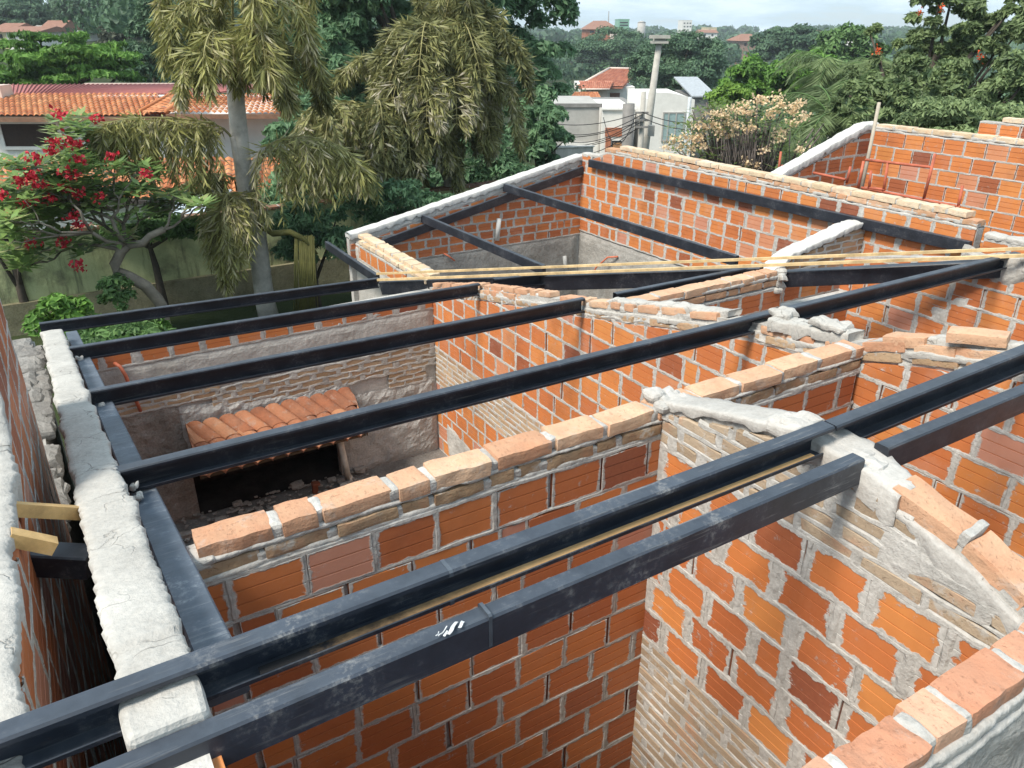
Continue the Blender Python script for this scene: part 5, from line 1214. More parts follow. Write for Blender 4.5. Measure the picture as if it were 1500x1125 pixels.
rg = np.random.default_rng(78); DP = 15.5
b_ = P(1085, 250, d=DP); b_.z = -0.2
pb = empty('peach_frangipani', b_, 'wide bush of peach coloured blossom clusters with bare dark twigs, behind the long right wall', 'flowering bush')
m = MB(); tips = []; 
for k in range(120):
    x = rr_.gauss(1080, 50); y = rr_.uniform(150, 250); x0 = 1085 + (x - 1085) * 0.55; o = rr_.uniform(-0.9, 1.0)
    m.tube([P(x0, 262, d=DP + o * 0.5), P((x0 + x) / 2 + rr_.uniform(-6, 6), (262 + y) / 2, d=DP + o), P(x, y, d=DP + o)], [0.026, 0.02, 0.012], 5)
    if y < 205: tips.append(P(x, y, d=DP + o))
for k in range(260):
    x = rr_.gauss(1095, 22); y = rr_.uniform(188, 258); m.tube([P(x, 262, d=DP - 1.2), P(x + rr_.uniform(-14, 14), y, d=DP - 1.2 + rr_.uniform(-0.3, 0.5))], [0.012, 0.006], 4)
m.build('trunk', m_plain('dry_twig', (0.13, 0.11, 0.10), 0.9, 0.1, 0.4), pb)
for k in range(300):
    a = rr_.uniform(0, 6.283); r = math.sqrt(rr_.random()); x, y = 1078 + 100 * r * math.cos(a), 205 + 55 * r * math.sin(a)
    tips.append(P(x, y, d=DP + rr_.uniform(-1.5, 1.0)))
V, ti = rosettes(tips, rg, 8, 0.19, 0.05); np_mesh('leaves', V, quads(len(ti)), m_leaf('bush_leaf', (0.06, 0.09, 0.03), (0.20, 0.27, 0.08), 0.3), pb, ti)
px = [(1140, 143), (1111, 145), (1122, 147), (1144, 152), (1090, 152), (1078, 158), (1165, 158), (1172, 152), (1158, 162), (1043, 167), (1058, 164), (1088, 164), (1134, 165), (1127, 168), (1022, 182), (1031, 187), (1043, 183), (1069, 181), (1076, 184), (1097, 190), (1101, 187), (1055, 196), (1072, 199), (1026, 201), (1017, 205), (1143, 193), (1140, 202), (1180, 171), (1162, 180), (1120, 220), (1172, 218), (1093, 238), (1107, 244), (1012, 219), (1005, 200), (985, 205), (995, 212), (977, 215), (1030, 212), (1052, 186), (1100, 165), (1063, 172)]
V, ti = blooms([P(x, y, d=DP - 1.3) for x, y in px], rg, 0.145, 46, 0.36)
np_mesh('blossoms', V, quads(len(ti)), m_leaf('peach_petal', (0.80, 0.58, 0.36), (0.90, 0.76, 0.52), 0.35, 0.6, (0.88, 0.62, 0.48)), pb, ti)

# ---- feathery palms on the right ------------------------------------------------------
def feather_palm(label, cx, cy, D, n, ln, seed, leaf='mid'):
    rg = np.random.default_rng(seed); c = P(cx, cy, d=D); gz = ground_z(c.x * SA - c.y * CA, D) - 0.1
    root = empty('feather_palm', (c.x, c.y, gz), label, 'palm')
    m = MB(); m.tube([(c.x, c.y, gz), (c.x + 0.1, c.y, (gz + c.z) / 2), tuple(c)], [0.16, 0.13, 0.10], 8); m.build('trunk', PTR, root)
    for i in range(n):
        a = 2 * math.pi * i / n + rg.uniform(-0.3, 0.3); el = rg.uniform(0.5, 1.25); L = ln * rg.uniform(0.8, 1.15)
        d = np.array([math.cos(a) * math.cos(el), math.sin(a) * math.cos(el), math.sin(el)]); p = np.array(c); pts = [p.copy()]; k = 14
        for j in range(k):
            d = d + np.array([0, 0, -0.16 - 0.05 * j / k]); d /= np.linalg.norm(d); p = p + d * L / k; pts.append(p.copy())
        B, T, W, TI = [], [], [], []
        ti = rg.uniform(0.2, 0.8)
        for j in range(2, k + 1):
            dd = pts[j] - pts[j - 1]; dd /= np.linalg.norm(dd); s = np.cross(dd, [0, 0, 1]); s /= np.linalg.norm(s)
            for q in range(7):
                b = pts[j - 1] + (pts[j] - pts[j - 1]) * q / 7
                for g in (-1, 1):
                    v = s * g * 0.8 + dd * 0.5 + np.array([0, 0, -0.45]) + rg.normal(size=3) * 0.1; v /= np.linalg.norm(v); l = 0.55 * ln / 2.6 * math.sin(math.pi * (0.12 + 0.82 * j / k)) + 0.1
                    B.append(b); T.append(b + v * l); w = np.cross(v, rg.normal(size=3)); W.append(w / np.linalg.norm(w) * 0.013); TI.append(np.clip(ti + rg.normal() * 0.1, 0, 1))
        fo = np_mesh('frond', strip_quads(np.array(B), np.array(T), np.array(W)), quads(len(B)), LF[leaf], root, np.array(TI))
        m = MB(); m.tube(pts, [0.022 * (1 - 0.85 * j / k) + 0.003 for j in range(k + 1)], 5); m.build('rachis', LF['mid'], fo)
feather_palm('upper feathery palm with fine arching fronds, behind the screen of trees', 1228, 122, 30, 26, 2.5, 51, 'olive')
feather_palm('lower feathery palm with fine arching fronds, beside the peach blossom bush', 1222, 190, 20, 26, 1.9, 52, 'olive')
feather_palm('third feathery palm, half hidden between the other two and the orange blossom tree', 1285, 130, 27, 18, 2.4, 53, 'olive')

# ---- far woods ---------------------------------------------------------------------------
rg = np.random.default_rng(9); PS, NS, TS = [], [], []; SZ = []
CLEAR = [(-110, 200, 55, 127), (820, 1060, 40, 128)]
cnt = 0
while cnt < 620:
    D = 60 * math.exp(rg.uniform(0, 2.7)); px = rg.uniform(-150, 1650)
    if 250 < px < 800 and D < 120: continue
    if px > 800 and D < 70: continue
    if px < 250 and D < 62: continue
    if any(a < px < b and e < D < f for a, b, e, f in CLEAR): continue
    X = (px - CX) / F_PX * D * 0.95; gz = ground_z(X, D); h = rg.uniform(4.5, 8.5); r = rg.uniform(3.0, 6.0)
    if D > 250: r *= 1.7; h *= 1.0
    if D > 500: r *= 1.6
    n = 1100 if D < 110 else 260 if D < 200 else 130 if D < 350 else 80
    q = rg.normal(size=(n, 3)); q /= np.linalg.norm(q, axis=1)[:, None]; q[:, 2] = np.abs(q[:, 2]) * 1.0 - 0.25
    lob = 1 + 0.3 * np.sin(q[:, 0] * 5 + cnt) * np.sin(q[:, 1] * 5 + cnt * 2)
    p = np.array(XD(X, D, gz + h * 0.55)) + q * lob[:, None] * np.array([r, r, h * 0.5]) * rg.uniform(0.75, 1.05, (n, 1))
    PS.append(p); NS.append(q + rg.normal(size=q.shape) * 0.35); TS.append(np.clip(rg.normal(0.42, 0.12) + rg.normal(0, 0.16, n), 0, 1)); SZ.append(np.full(n, r * (0.09 if D < 110 else 0.22 if D < 200 else 0.32 if D < 350 else 0.42))); cnt += 1
p = np.concatenate(PS); nn = np.concatenate(NS); ti = np.concatenate(TS); sz = np.concatenate(SZ)
V = leaf_quads(p, nn, sz, 0.8, rg)
tag(np_mesh('far_woods', V, quads(len(p)), LF['blue'], None, ti, origin=(0, 0, 0)), 'dark wooded hills covering the valley and the skyline', 'woods', kind='stuff')

# ================================================================== BUILDINGS
WHITE = m_plain('white_render', (0.72, 0.70, 0.66), 0.85, 0.2, 0.08, 2, 0.1)
PINKW = m_plain('pinkish_render', (0.62, 0.52, 0.45), 0.85, 0.2, 0.1, 2, 0.1)
GREYW = m_plain('grey_render', (0.40, 0.385, 0.36), 0.9, 0.2, 0.15, 1.2, 0.1)
DGREY = m_plain('dark_concrete', (0.22, 0.21, 0.20), 0.9, 0.2, 0.3, 1.5, 0.2)
GLASSD = m_plain('dark_window', (0.02, 0.022, 0.025), 0.2, 0.5, 0.2)
TEAL = m_plain('pale_glass', (0.30, 0.40, 0.40), 0.15, 0.6, 0.1)
WOODD = m_plain('dark_shutter', (0.035, 0.02, 0.015), 0.6, 0.3, 0.4, 20)
BRKF = m_plain('distant_brick', (0.36, 0.14, 0.08), 0.9, 0.2, 0.3, 6)
RTILE = m_common('roof_tile', (0.34, 0.10, 0.045), (0.52, 0.19, 0.075), (0.64, 0.30, 0.14), 0.1)
RTILE2 = m_common('faded_roof_tile', (0.30, 0.095, 0.06), (0.44, 0.155, 0.095), (0.52, 0.22, 0.14), 0.15)
FAR_ROOF = m_plain('weathered_far_roof', (0.27, 0.145, 0.105), 0.9, 0.2, 0.2, 3)
PINKR = m_plain('pink_sheet_roof', (0.36, 0.13, 0.12), 0.7, 0.3, 0.15, 2, 0.1)
def vx(v): return (v.x * SA - v.y * CA, v.x * CA + v.y * SA)
def tile_patch(mb, A, B, Cc, Dd, cols, rows, mat=0, amp=0.05):
    """barrel tiles over the quad A-B (eave) to D-C (ridge)"""
    A, B, Cc, Dd = map(Vector, (A, B, Cc, Dd)); n = (B - A).cross(Dd - A).normalized()
    if n.z < 0: n = -n
    K = 6
    for r in range(rows):
        for c in range(cols):
            tint = rnd.uniform(0.1, 0.95); vs = []; fs = []
            for j in range(2):
                f = (r + j * 1.08) / rows; f = min(f, 1.0); lift = 0.02 * (1 - j)
                for k in range(K + 1):
                    s = (c + k / K) / cols; q = (A + (B - A) * s) * (1 - f) + (Dd + (Cc - Dd) * s) * f
                    vs.append(q + n * (amp * math.sin(math.pi * k / K) + lift))
            for k in range(K): fs.append((k, k + 1, K + 2 + k, K + 1 + k))
            mb.mesh(vs, fs, mat, tint)
def wallbox(mb, x0, x1, D0, D1, z0, z1, mat=0):
    mb.hexa([XD(x0, D0, z0), XD(x1, D0, z0), XD(x1, D1, z0), XD(x0, D1, z0), XD(x0, D0, z1), XD(x1, D0, z1), XD(x1, D1, z1), XD(x0, D1, z1)], mat)
def pxz(x, y, D):
    """X and z where a pixel's sight line meets the upright plane at depth D"""
    r = ray(x, y); dD = r[0] * CA + r[1] * SA; t = D / dD; return (r[0] * SA - r[1] * CA) * t, ZC + r[2] * t
def panel(name, root, x0, y0, x1, y1, D, mat, th=0.08, frame=None):
    (xa, za), (xb, zb) = pxz(x0, y1, D), pxz(x1, y0, D)
    m = MB(); wallbox(m, xa, xb, D - 0.06, D + th, za, zb); o = m.build(name, mat, root)
    if frame:
        m = MB(); f = 0.09
        for q in ((xa - f, xb + f, zb, zb + f), (xa - f, xb + f, za - f, za), (xa - f, xa, za, zb), (xb, xb + f, za, zb)): wallbox(m, q[0], q[1], D - 0.09, D + 0.02, q[2], q[3])
        m.build('window_frame', frame, o)
    return o
# the long tiled house on the left
hx0, hz = pxz(-60, 172, 22); hx1, _ = pxz(420, 172, 22)
hr = empty('tiled_house', XD(0.5 * (hx0 + hx1), 24, 0.3), 'long white house with an orange tiled roof and one wide dark window', 'house')
m = MB(); wallbox(m, hx0, hx1, 22.5, 30, -0.5, hz - 0.02); m.build('wall', WHITE, hr)
m = MB()
ea, eb = pxz(-60, 171, 22)[0], pxz(244, 166, 22)[0]
za_, zr_ = pxz(0, 171, 22)[1], pxz(0, 138, 25.5)[1]
ra, rb = pxz(-60, 138, 25.5)[0], pxz(232, 138, 25.5)[0]
tile_patch(m, XD(ea, 22, za_), XD(eb, 22, za_), XD(rb, 25.5, zr_), XD(ra, 25.5, zr_), 36, 9)
ax_, az_ = pxz(272, 127, 25.0); bx_, bz_ = pxz(205, 165, 21.9); cx_, cz_ = pxz(244, 166, 21.4); dx_, dz_ = pxz(279, 142, 22.6)
tile_patch(m, XD(bx_, 21.9, bz_), XD(cx_, 21.4, cz_), XD(dx_, 22.6, dz_), XD(ax_, 25.0, az_), 4, 12, amp=0.02)
ex_, ez_ = pxz(420, 168, 21.4); fx_, fz_ = pxz(420, 136, 24)
tile_patch(m, XD(cx_, 21.4, cz_), XD(ex_, 21.4, ez_), XD(fx_, 24, fz_), XD(dx_, 22.6, dz_), 20, 8)
m.tube([XD(ax_, 25.0, az_ + 0.03), XD(dx_, 22.6, dz_ + 0.04), XD(cx_, 21.4, cz_ + 0.04)], 0.07, 6); m.tube([XD(ax_, 25.0, az_ + 0.03), XD(bx_, 21.9, bz_ + 0.04)], 0.05, 6)
rf = m.build('roof', RTILE, hr)
m = MB(); pz = pxz(0, 124, 29)[1]
m.poly([XD(pxz(4, 138, 25.55)[0], 25.55, zr_ - 0.02), XD(rb + 1.5, 25.55, zr_ - 0.02), XD(pxz(420, 124, 29)[0], 29, pz), XD(pxz(4, 124, 29)[0], 29, pz)])
for k in range(60):
    f = k / 59; x0 = pxz(6, 138, 25.5)[0] * (1 - f) + (rb + 1.4) * f; x1 = pxz(6, 124, 29)[0] * (1 - f) + pxz(415, 124, 29)[0] * f
    m.tube([XD(x0, 25.56, zr_), XD(x1, 29, pz + 0.02)], 0.025, 4)
m.build('sheet_roof', PINKR, hr)
m = MB(); wallbox(m, hx0, pxz(262, 124, 29)[0], 28.95, 29.1, pz - 0.3, pz + 0.05); m.build('parapet', PINKW, hr); m = MB(); wallbox(m, pxz(-20, 130, 24.8)[0], pxz(6, 130, 24.8)[0], 24.6, 25.2, zr_ - 0.5, pxz(0, 124, 25)[1]); m.build('gable_end', PINKW, hr)
m = MB(); wallbox(m, ea, eb, 21.93, 22.02, za_ - 0.13, za_ - 0.02); wallbox(m, cx_, ex_, 21.33, 21.42, cz_ - 0.13, cz_ - 0.02); m.build('fascia', m_plain('brown_fascia', (0.20, 0.12, 0.08), 0.8, 0.2), hr)
panel('window', hr, 11, 181, 84, 214, 22.5, WOODD, 0.05, WHITE)
# lower roof in front of it
lr = empty('low_outbuilding', XD(*[0.5 * (pxz(90, 290, 18)[0] + pxz(400, 290, 18)[0])], 19.5, 0), 'low outbuilding with old orange barrel tiles, half hidden behind the frangipani', 'outbuilding')
m = MB(); l0, lz0 = pxz(-40, 292, 18.2); l1, _ = pxz(430, 292, 18.2); u0_, uz = pxz(-40, 232, 21.2); u1_, _ = pxz(430, 228, 21.2)
tile_patch(m, XD(l0, 18.2, lz0), XD(l1, 18.2, lz0), XD(u1_, 21.2, uz), XD(u0_, 21.2, uz), 42, 9); m.build('roof', RTILE, lr)
m = MB(); wallbox(m, l0, l1, 18.6, 21.2, -0.3, lz0 + 0.02); m.build('wall', WHITE, lr)
m = MB(); wallbox(m, l0, l1, 18.1, 18.2, lz0 - 0.12, lz0 - 0.01); m.build('fascia', m_plain('dark_fascia', (0.05, 0.045, 0.04), 0.8, 0.2), lr)
m = MB(); x0, z0 = pxz(255, 305, 17.4); x1, z1 = pxz(300, 293, 17.4); m.hexa([XD(x0, 16.6, z0), XD(x1 + 0.3, 16.6, z0), XD(x1 + 0.3, 18.4, z1), XD(x0, 18.4, z1), XD(x0, 16.6, z0 + 0.05), XD(x1 + 0.3, 16.6, z0 + 0.05), XD(x1 + 0.3, 18.4, z1 + 0.05), XD(x0, 18.4, z1 + 0.05)])
m.tube([XD(x0 + 0.1, 16.7, z0), XD(x0 + 0.1, 16.7, 0)], 0.05, 8); m.tube([XD(x1 + 0.2, 16.7, z0), XD(x1 + 0.2, 16.7, 0)], 0.05, 8)
tag(m.build('carport_roof', m_plain('pale_blue_sheet', (0.55, 0.62, 0.70), 0.4, 0.4)), 'pale blue sheet canopy on posts glimpsed beside the low tiled roof', 'canopy')

# mossy garden wall
t = NT('mossy_render')
mc = t.ramp(t.noise(1.2, 6, 0.65), [(0.32, (0.17, 0.17, 0.11)), (0.5, (0.47, 0.50, 0.27)), (0.70, (0.56, 0.59, 0.34))])
mp_ = t.n('ShaderNodeMapping'); mp_.inputs['Scale'].default_value = (5, 5, 0.5); t.l(t.coord(), mp_.inputs['Vector'])
mc = t.mix(t.math('MULTIPLY', t.ramp(t.noise(1.3, 5, 0.7, mp_.outputs[0]), [(0.52, 0.0), (0.72, 1.0)]), 0.8), mc, (0.035, 0.035, 0.03))
MOSS = t.done(t.bsdf(mc, 0.95, 0.1, t.bump(t.noise(20, 5, 0.7), 0.6, 0.02)))
BN = 15.5; nz = P(60, 345, b=BN).z
w = Wall((-6, BN), (9.6, BN), -1, 0.18, -0.3, [(0, nz), (16, nz)]); w.core(rec=0.0, step=0.12, amp=0.012)
nw = w.build('garden_wall', [MOSS], 'mossy green rendered garden wall stained with black streaks', 'wall')
m = MB(); w.caps(m, 0, w.L, nz + 0.06, h=0.06, L=0.24, w=0.24, mat=0, mm=1, seed=3, joint=0.014, tint=(0.0, 0.5), big=0.3); m.build('brick_capping', [m_common('mossy_brick', (0.16, 0.09, 0.06), (0.26, 0.15, 0.10), (0.33, 0.21, 0.14), 0.5), MORT], nw)
m = MB(); zk = P(90, 432, b=BN).z; m.box((-6, BN - 0.10, -0.3), (9.6, BN - 0.002, zk - 0.02)); m.build('plinth', m_mortar('plinth_render', (0.17, 0.15, 0.09), (0.34, 0.31, 0.20), 0.8, 0.5), nw)

# ---- street buildings on the right -----------------------------------------------------------
def building(name, label, cat, x0, x1, yt, D, depth, mat, zb=-14, origin=None):
    (xa, zt), (xb, _) = pxz(x0, yt, D), pxz(x1, yt, D); X = (xa + xb) / 2
    root = empty(name, XD(X, D + depth / 2, ground_z(X, D) - 0.1), label, cat)
    m = MB(); wallbox(m, xa, xb, D, D + depth, ground_z(X, D) - 1.5, zt); m.build('wall', mat, root); return root, xa, xb, zt
gb, xa, xb, zt = building('street_building', 'plain grey rendered side wall of a street building, left of the white shopfront', 'building', 813, 882, 157, 58, 10, GREYW)
m = MB(); wallbox(m, xa, xb, 57.9, 58.1, zt, zt + 0.25); m.build('coping', DGREY, gb)
m = MB(); x0, z0 = pxz(880, 157, 57.8); m.tube([XD(x0, 57.8, zt), XD(x0, 57.8, -6)], 0.09, 6); m.build('drain_pipe', GREYW, gb)
panel('low_wall', gb, 822, 208, 880, 228, 57.9, WHITE)
wb, xa, xb, zt = building('shopfront', 'white shopfront with a red brick panel above its doorway', 'building', 883, 931, 161, 57, 9, WHITE)
panel('brick_panel', wb, 886, 187, 922, 200, 57, BRKF); panel('brick_pier', wb, 886, 202, 895, 226, 57, BRKF); panel('brick_pier', wb, 913, 202, 921, 226, 57, BRKF)
o = panel('doorway', wb, 895, 206, 913, 226, 57, GLASSD); panel('door', wb, 897, 209, 912, 226, 56.94, m_plain('brown_door', (0.32, 0.17, 0.08), 0.6, 0.3))
m = MB(); wallbox(m, xa - 0.1, xb + 0.1, 56.85, 57.2, zt, zt + 0.12); m.build('coping', WHITE, wb)
cb, xa, xb, zt = building('concrete_house', 'dark unrendered concrete block behind the white shopfront', 'building', 862, 926, 151, 68, 6, DGREY)
rb_, xa, xb, zt = building('white_building', 'bright white building with a curved gable and pale glass front beside the pole', 'building', 950, 1018, 146, 54, 10, WHITE)
m = MB(); n = 14; pr = []
for k in range(n + 1):
    f = k / n; x = xa + (xb - xa) * f; pr.append((x, zt + 0.45 * (1 - max(0, f - 0.25) ** 2 * 1.8)))
for (xq, zq), (xr, zr) in zip(pr[:-1], pr[1:]): m.hexa([XD(xq, 54.0, zt), XD(xr, 54.0, zt), XD(xr, 54.4, zt), XD(xq, 54.4, zt), XD(xq, 54.0, zq), XD(xr, 54.0, zr), XD(xr, 54.4, zr), XD(xq, 54.4, zq)])
m.build('gable', WHITE, rb_)
o = panel('window', rb_, 970, 166, 1002, 205, 54, TEAL, 0.05, GREYW)
m = MB()
for x in (980, 991): a_, b__ = pxz(x, 166, 53.93), pxz(x, 205, 53.93); wallbox(m, a_[0] - 0.04, a_[0] + 0.04, 53.9, 53.96, b__[1], a_[1])
m.build('mullion', GREYW, o)
sb_, xa, xb, zt = building('shed', 'grey sheet roofed shed to the right of the white building', 'shed', 1016, 1046, 142, 60, 7, DGREY)
m = MB(); m.hexa([XD(xa - .2, 59.7, zt), XD(xb + .2, 59.7, zt), XD(xb + .2, 67, zt + 0.9), XD(xa - .2, 67, zt + 0.9), XD(xa - .2, 59.7, zt + .1), XD(xb + .2, 59.7, zt + .1), XD(xb + .2, 67, zt + 1.0), XD(xa - .2, 67, zt + 1.0)]); m.build('roof', m_plain('grey_sheet', (0.36, 0.38, 0.40), 0.5, 0.4), sb_)
# red roofed house
D0 = 105
rh, xa, xb, zt = building('red_roofed_house', 'white house with a low pitched red tiled roof and white barge boards, below the hillside', 'house', 851, 930, 127, D0, 12, WHITE)
m = MB()
A_, B_ = pxz(843, 130, D0 - 1.2), pxz(912, 130, D0 - 1.2); C2, D2 = pxz(934, 105, D0 + 6), pxz(893, 104, D0 + 6)
m.hexa([XD(A_[0], D0 - 1.2, A_[1]), XD(B_[0], D0 - 1.2, B_[1]), XD(C2[0], D0 + 6, C2[1]), XD(D2[0], D0 + 6, D2[1])] + [XD(A_[0], D0 - 1.2, A_[1] + 0.25), XD(B_[0], D0 - 1.2, B_[1] + 0.25), XD(C2[0], D0 + 6, C2[1] + 0.25), XD(D2[0], D0 + 6, D2[1] + 0.25)])
tile_patch(m, XD(A_[0], D0 - 1.25, A_[1] + 0.27), XD(B_[0], D0 - 1.25, B_[1] + 0.27), XD(C2[0], D0 + 6, C2[1] + 0.27), XD(D2[0], D0 + 6, D2[1] + 0.27), 26, 12, amp=0.07)
E_ = pxz(856, 121, D0 - 3)
A3, B3, C3, D3 = pxz(853, 131, D0 - 4), pxz(893, 131, D0 - 4), pxz(899, 119, D0), pxz(848, 119, D0)
tile_patch(m, XD(A3[0], D0 - 4, A3[1]), XD(B3[0], D0 - 4, B3[1]), XD(C3[0], D0, C3[1]), XD(D3[0], D0, D3[1]), 16, 6, amp=0.07)
m.build('roof', RTILE2, rh)
m = MB(); m.tube([XD(A_[0], D0 - 1.3, A_[1] + 0.2), XD(D2[0], D0 + 6, D2[1] + 0.35)], 0.18, 4); m.tube([XD(D2[0], D0 + 6, D2[1] + 0.35), XD(C2[0], D0 + 6, C2[1] + 0.35)], 0.15, 4); m.tube([XD(A3[0], D0 - 4, A3[1]), XD(B3[0], D0 - 4, B3[1])], 0.12, 4); m.build('barge_board', PINKW, rh)
m = MB(); a_, b__ = pxz(866, 132, D0 - 3), pxz(890, 132, D0 - 3); wallbox(m, a_[0], b__[0], D0 - 3, D0, pxz(866, 150, D0)[1] - 2, a_[1]); m.build('porch', PINKW, rh)
panel('window', rh, 854, 133, 864, 141, D0, GLASSD, 0.05, PINKW); panel('door', rh, 893, 136, 908, 148, D0, m_plain('brown_gate', (0.16, 0.075, 0.05), 0.7, 0.2))
orr = building('tiled_lean_to', 'low orange tiled roofs along the street below the red roofed house', 'outbuilding', 838, 912, 152, 88, 6, BRKF)
m = MB(); A_, B_ = pxz(833, 155, 86), pxz(914, 156, 86); C2, D2 = pxz(908, 146, 92), pxz(838, 143, 92)
tile_patch(m, XD(A_[0], 86, A_[1]), XD(B_[0], 86, B_[1]), XD(C2[0], 92, C2[1]), XD(D2[0], 92, D2[1]), 30, 7, amp=0.07)
A_, B_ = pxz(832, 146, 90), pxz(883, 147, 90); C2, D2 = pxz(876, 135, 96), pxz(842, 135, 96)
tile_patch(m, XD(A_[0], 90, A_[1]), XD(B_[0], 90, B_[1]), XD(C2[0], 96, C2[1]), XD(D2[0], 96, D2[1]), 20, 6, amp=0.07)
m.build('roof', RTILE, orr[0])
# yard wall by the street
w = Wall(tuple(XD(pxz(815, 212, 24)[0], 24)[:2]), tuple(XD(pxz(870, 212, 26)[0], 26)[:2]), -1, 0.15, -3.5, [(0, pxz(820, 216, 24)[1]), (4, pxz(860, 222, 26)[1])])
w.core(); w.bricks([('hollow', -3.4, 1.0)], 7, cut=0.02); yw = w.build('yard_wall', STD(), 'bit of pinkish brick yard wall just past the peak of the far gable', 'wall')
m = MB(); w.coping(m, 0, w.L, lambda u: pf(w.prof, u) + 0.03, w=0.2, depth=0.05); m.build('mortar_coping', MORT_W, yw)

def box_house(name, label, x0, x1, yt, D, depth, mat, roof=None, rt=None, wins=(), cat='house'):
    r, xa, xb, zt = building(name, label, cat, x0, x1, yt, D, depth, mat)
    m = MB()
    if roof == 'gable':
        h = rt or 1.2; e = 0.4
        p = [XD(xa - e, D - e, zt), XD(xb + e, D - e, zt), XD(xb + e, D + depth + e, zt), XD(xa - e, D + depth + e, zt), XD(xa - e, D + depth / 2, zt + h), XD(xb + e, D + depth / 2, zt + h)]
        m.mesh(p, [(0, 1, 5, 4), (2, 3, 4, 5), (0, 4, 3), (1, 2, 5), (0, 3, 2, 1)]); m.build('roof', FAR_ROOF, r)
    elif roof == 'hip':
        h = rt or 1.5; e = 0.6; i = min((xb - xa) * 0.3, depth / 2)
        p = [XD(xa - e, D - e, zt), XD(xb + e, D - e, zt), XD(xb + e, D + depth + e, zt), XD(xa - e, D + depth + e, zt), XD(xa + i, D + depth / 2, zt + h), XD(xb - i, D + depth / 2, zt + h)]
        m.mesh(p, [(0, 1, 5, 4), (2, 3, 4, 5), (0, 4, 3), (1, 2, 5), (0, 3, 2, 1)]); m.build('roof', FAR_ROOF, r)
    else:
        wallbox(m, xa - 0.1, xb + 0.1, D - 0.1, D + depth + 0.1, zt, zt + 0.25); m.build('coping', mat, r)
    for q in wins: panel('window', r, *q, D, GLASSD)
    return r
box_house('hillside_house', 'white house with a red roof strip at the top left, nearest on the hillside', 8, 52, 47, 95, 8, WHITE, 'gable', 0.6, [(33, 51, 38, 55), (15, 52, 19, 56)])
box_house('hillside_house', 'small yellowish house at the left edge beside the white one', -12, 11, 46, 98, 7, m_plain('cream_render', (0.62, 0.55, 0.36), 0.9, 0.2), 'gable', 0.9, [(-3, 50, 3, 56)])
box_house('hillside_house', 'house with a sloping red roof right of the nearest white hillside house', 55, 80, 49, 112, 8, PINKW, 'gable', 1.6, [(62, 51, 66, 55)])
box_house('hillside_house', 'plain white flat roofed house beside the sloping red roof on the hillside', 75, 99, 45, 118, 7, WHITE, None, None, [(82, 49, 86, 53)])
box_house('hillside_house', 'tall narrow white house below the big round tree on the hillside', 104, 116, 47, 116, 6, WHITE, None, None, [(108, 50, 111, 54)])
box_house('hillside_house', 'small white house higher on the slope, left of the big round tree', 76, 86, 24, 165, 7, WHITE, None, None, [(79, 26, 82, 28)])
box_house('hillside_house', 'white house with a slanted roof high on the slope above the red roof', 47, 58, 20, 170, 8, WHITE, 'gable', 1.0, [(50, 22, 53, 25)])
box_house('hillside_house', 'tiny white house highest on the left hillside', 11, 18, 14, 190, 6, WHITE, None, None, [(13, 15, 15, 17)])
box_house('hillside_house', 'little white house front at the right of the left hillside', 183, 188, 24, 190, 6, WHITE, 'gable', 0.8, [(185, 26, 186, 28)])
box_house('skyline_building', 'wide building with a brown hipped roof on the skyline', 858, 905, 43, 255, 14, BRKF, 'hip', 2.4, [(864, 45, 870, 48), (876, 45, 882, 48), (888, 45, 894, 48)], 'building')
box_house('skyline_building', 'green glass block on the skyline beside the hipped roof', 906, 922, 29, 300, 10, m_plain('green_cladding', (0.22, 0.42, 0.30), 0.4, 0.4, 0.08), None, None, [(908, 32, 920, 34), (908, 36, 920, 38)], 'building')
box_house('skyline_building', 'long pale balcony block just under the hipped roof', 899, 926, 49, 235, 9, PINKW, None, None, [(901, 51, 908, 55), (911, 51, 918, 55)], 'building')
box_house('skyline_building', 'white apartment block standing tallest on the skyline', 1000, 1014, 30, 520, 14, WHITE, None, None, [(1001.5, 33, 1004, 35), (1006, 33, 1008.5, 35), (1010, 33, 1012.5, 35), (1001.5, 38, 1004, 40), (1006, 38, 1008.5, 40), (1010, 38, 1012.5, 40)], 'building')
box_house('skyline_building', 'cream house on the skyline right of the white apartment block', 1035, 1050, 41, 380, 10, m_plain('warm_render', (0.66, 0.55, 0.36), 0.9, 0.2), None, None, [(1038, 43, 1041, 45)], 'building')
box_house('skyline_building', 'white house below the cream house near the skyline', 1027, 1051, 48, 300, 9, WHITE, 'gable', 1.0, [(1031, 50, 1034, 53), (1042, 50, 1045, 53)], 'building')
box_house('skyline_building', 'long brown roofed building under the skyline, far across the valley', 1082, 1118, 60, 240, 12, m_plain('brown_wall', (0.30, 0.20, 0.16), 0.9, 0.2), 'hip', 1.8, [(1090, 63, 1094, 67), (1102, 63, 1106, 67)], 'building')
box_house('skyline_building', 'pale house with a rounded roof near the skyline on the right', 1192, 1210, 50, 260, 10, PINKW, 'hip', 1.2, [(1198, 52, 1202, 55)], 'building')
box_house('skyline_building', 'low white strip of a building next to the orange blossom tree', 1260, 1278, 51, 200, 8, WHITE, None, None, [(1264, 53, 1268, 55)], 'building')
box_house('valley_house', 'white flat roofed house among the trees left of the tall pole top', 912, 930, 69, 175, 8, WHITE, None, None, [(916, 72, 920, 75)])
m = MB(); x0, z0 = pxz(940, 33, 330); x1, z1 = pxz(940, 44, 330); m.tube([XD(x0, 330, z1 - 6), XD(x0, 330, z0)], 1.6, 14); m.tube([XD(x0, 330, z0), XD(x0, 330, z0 + 0.6)], [1.7, 0.4], 14)
tag(m.build('water_tank', GREYW), 'round grey water tank on the skyline right of the green block', 'water tank')
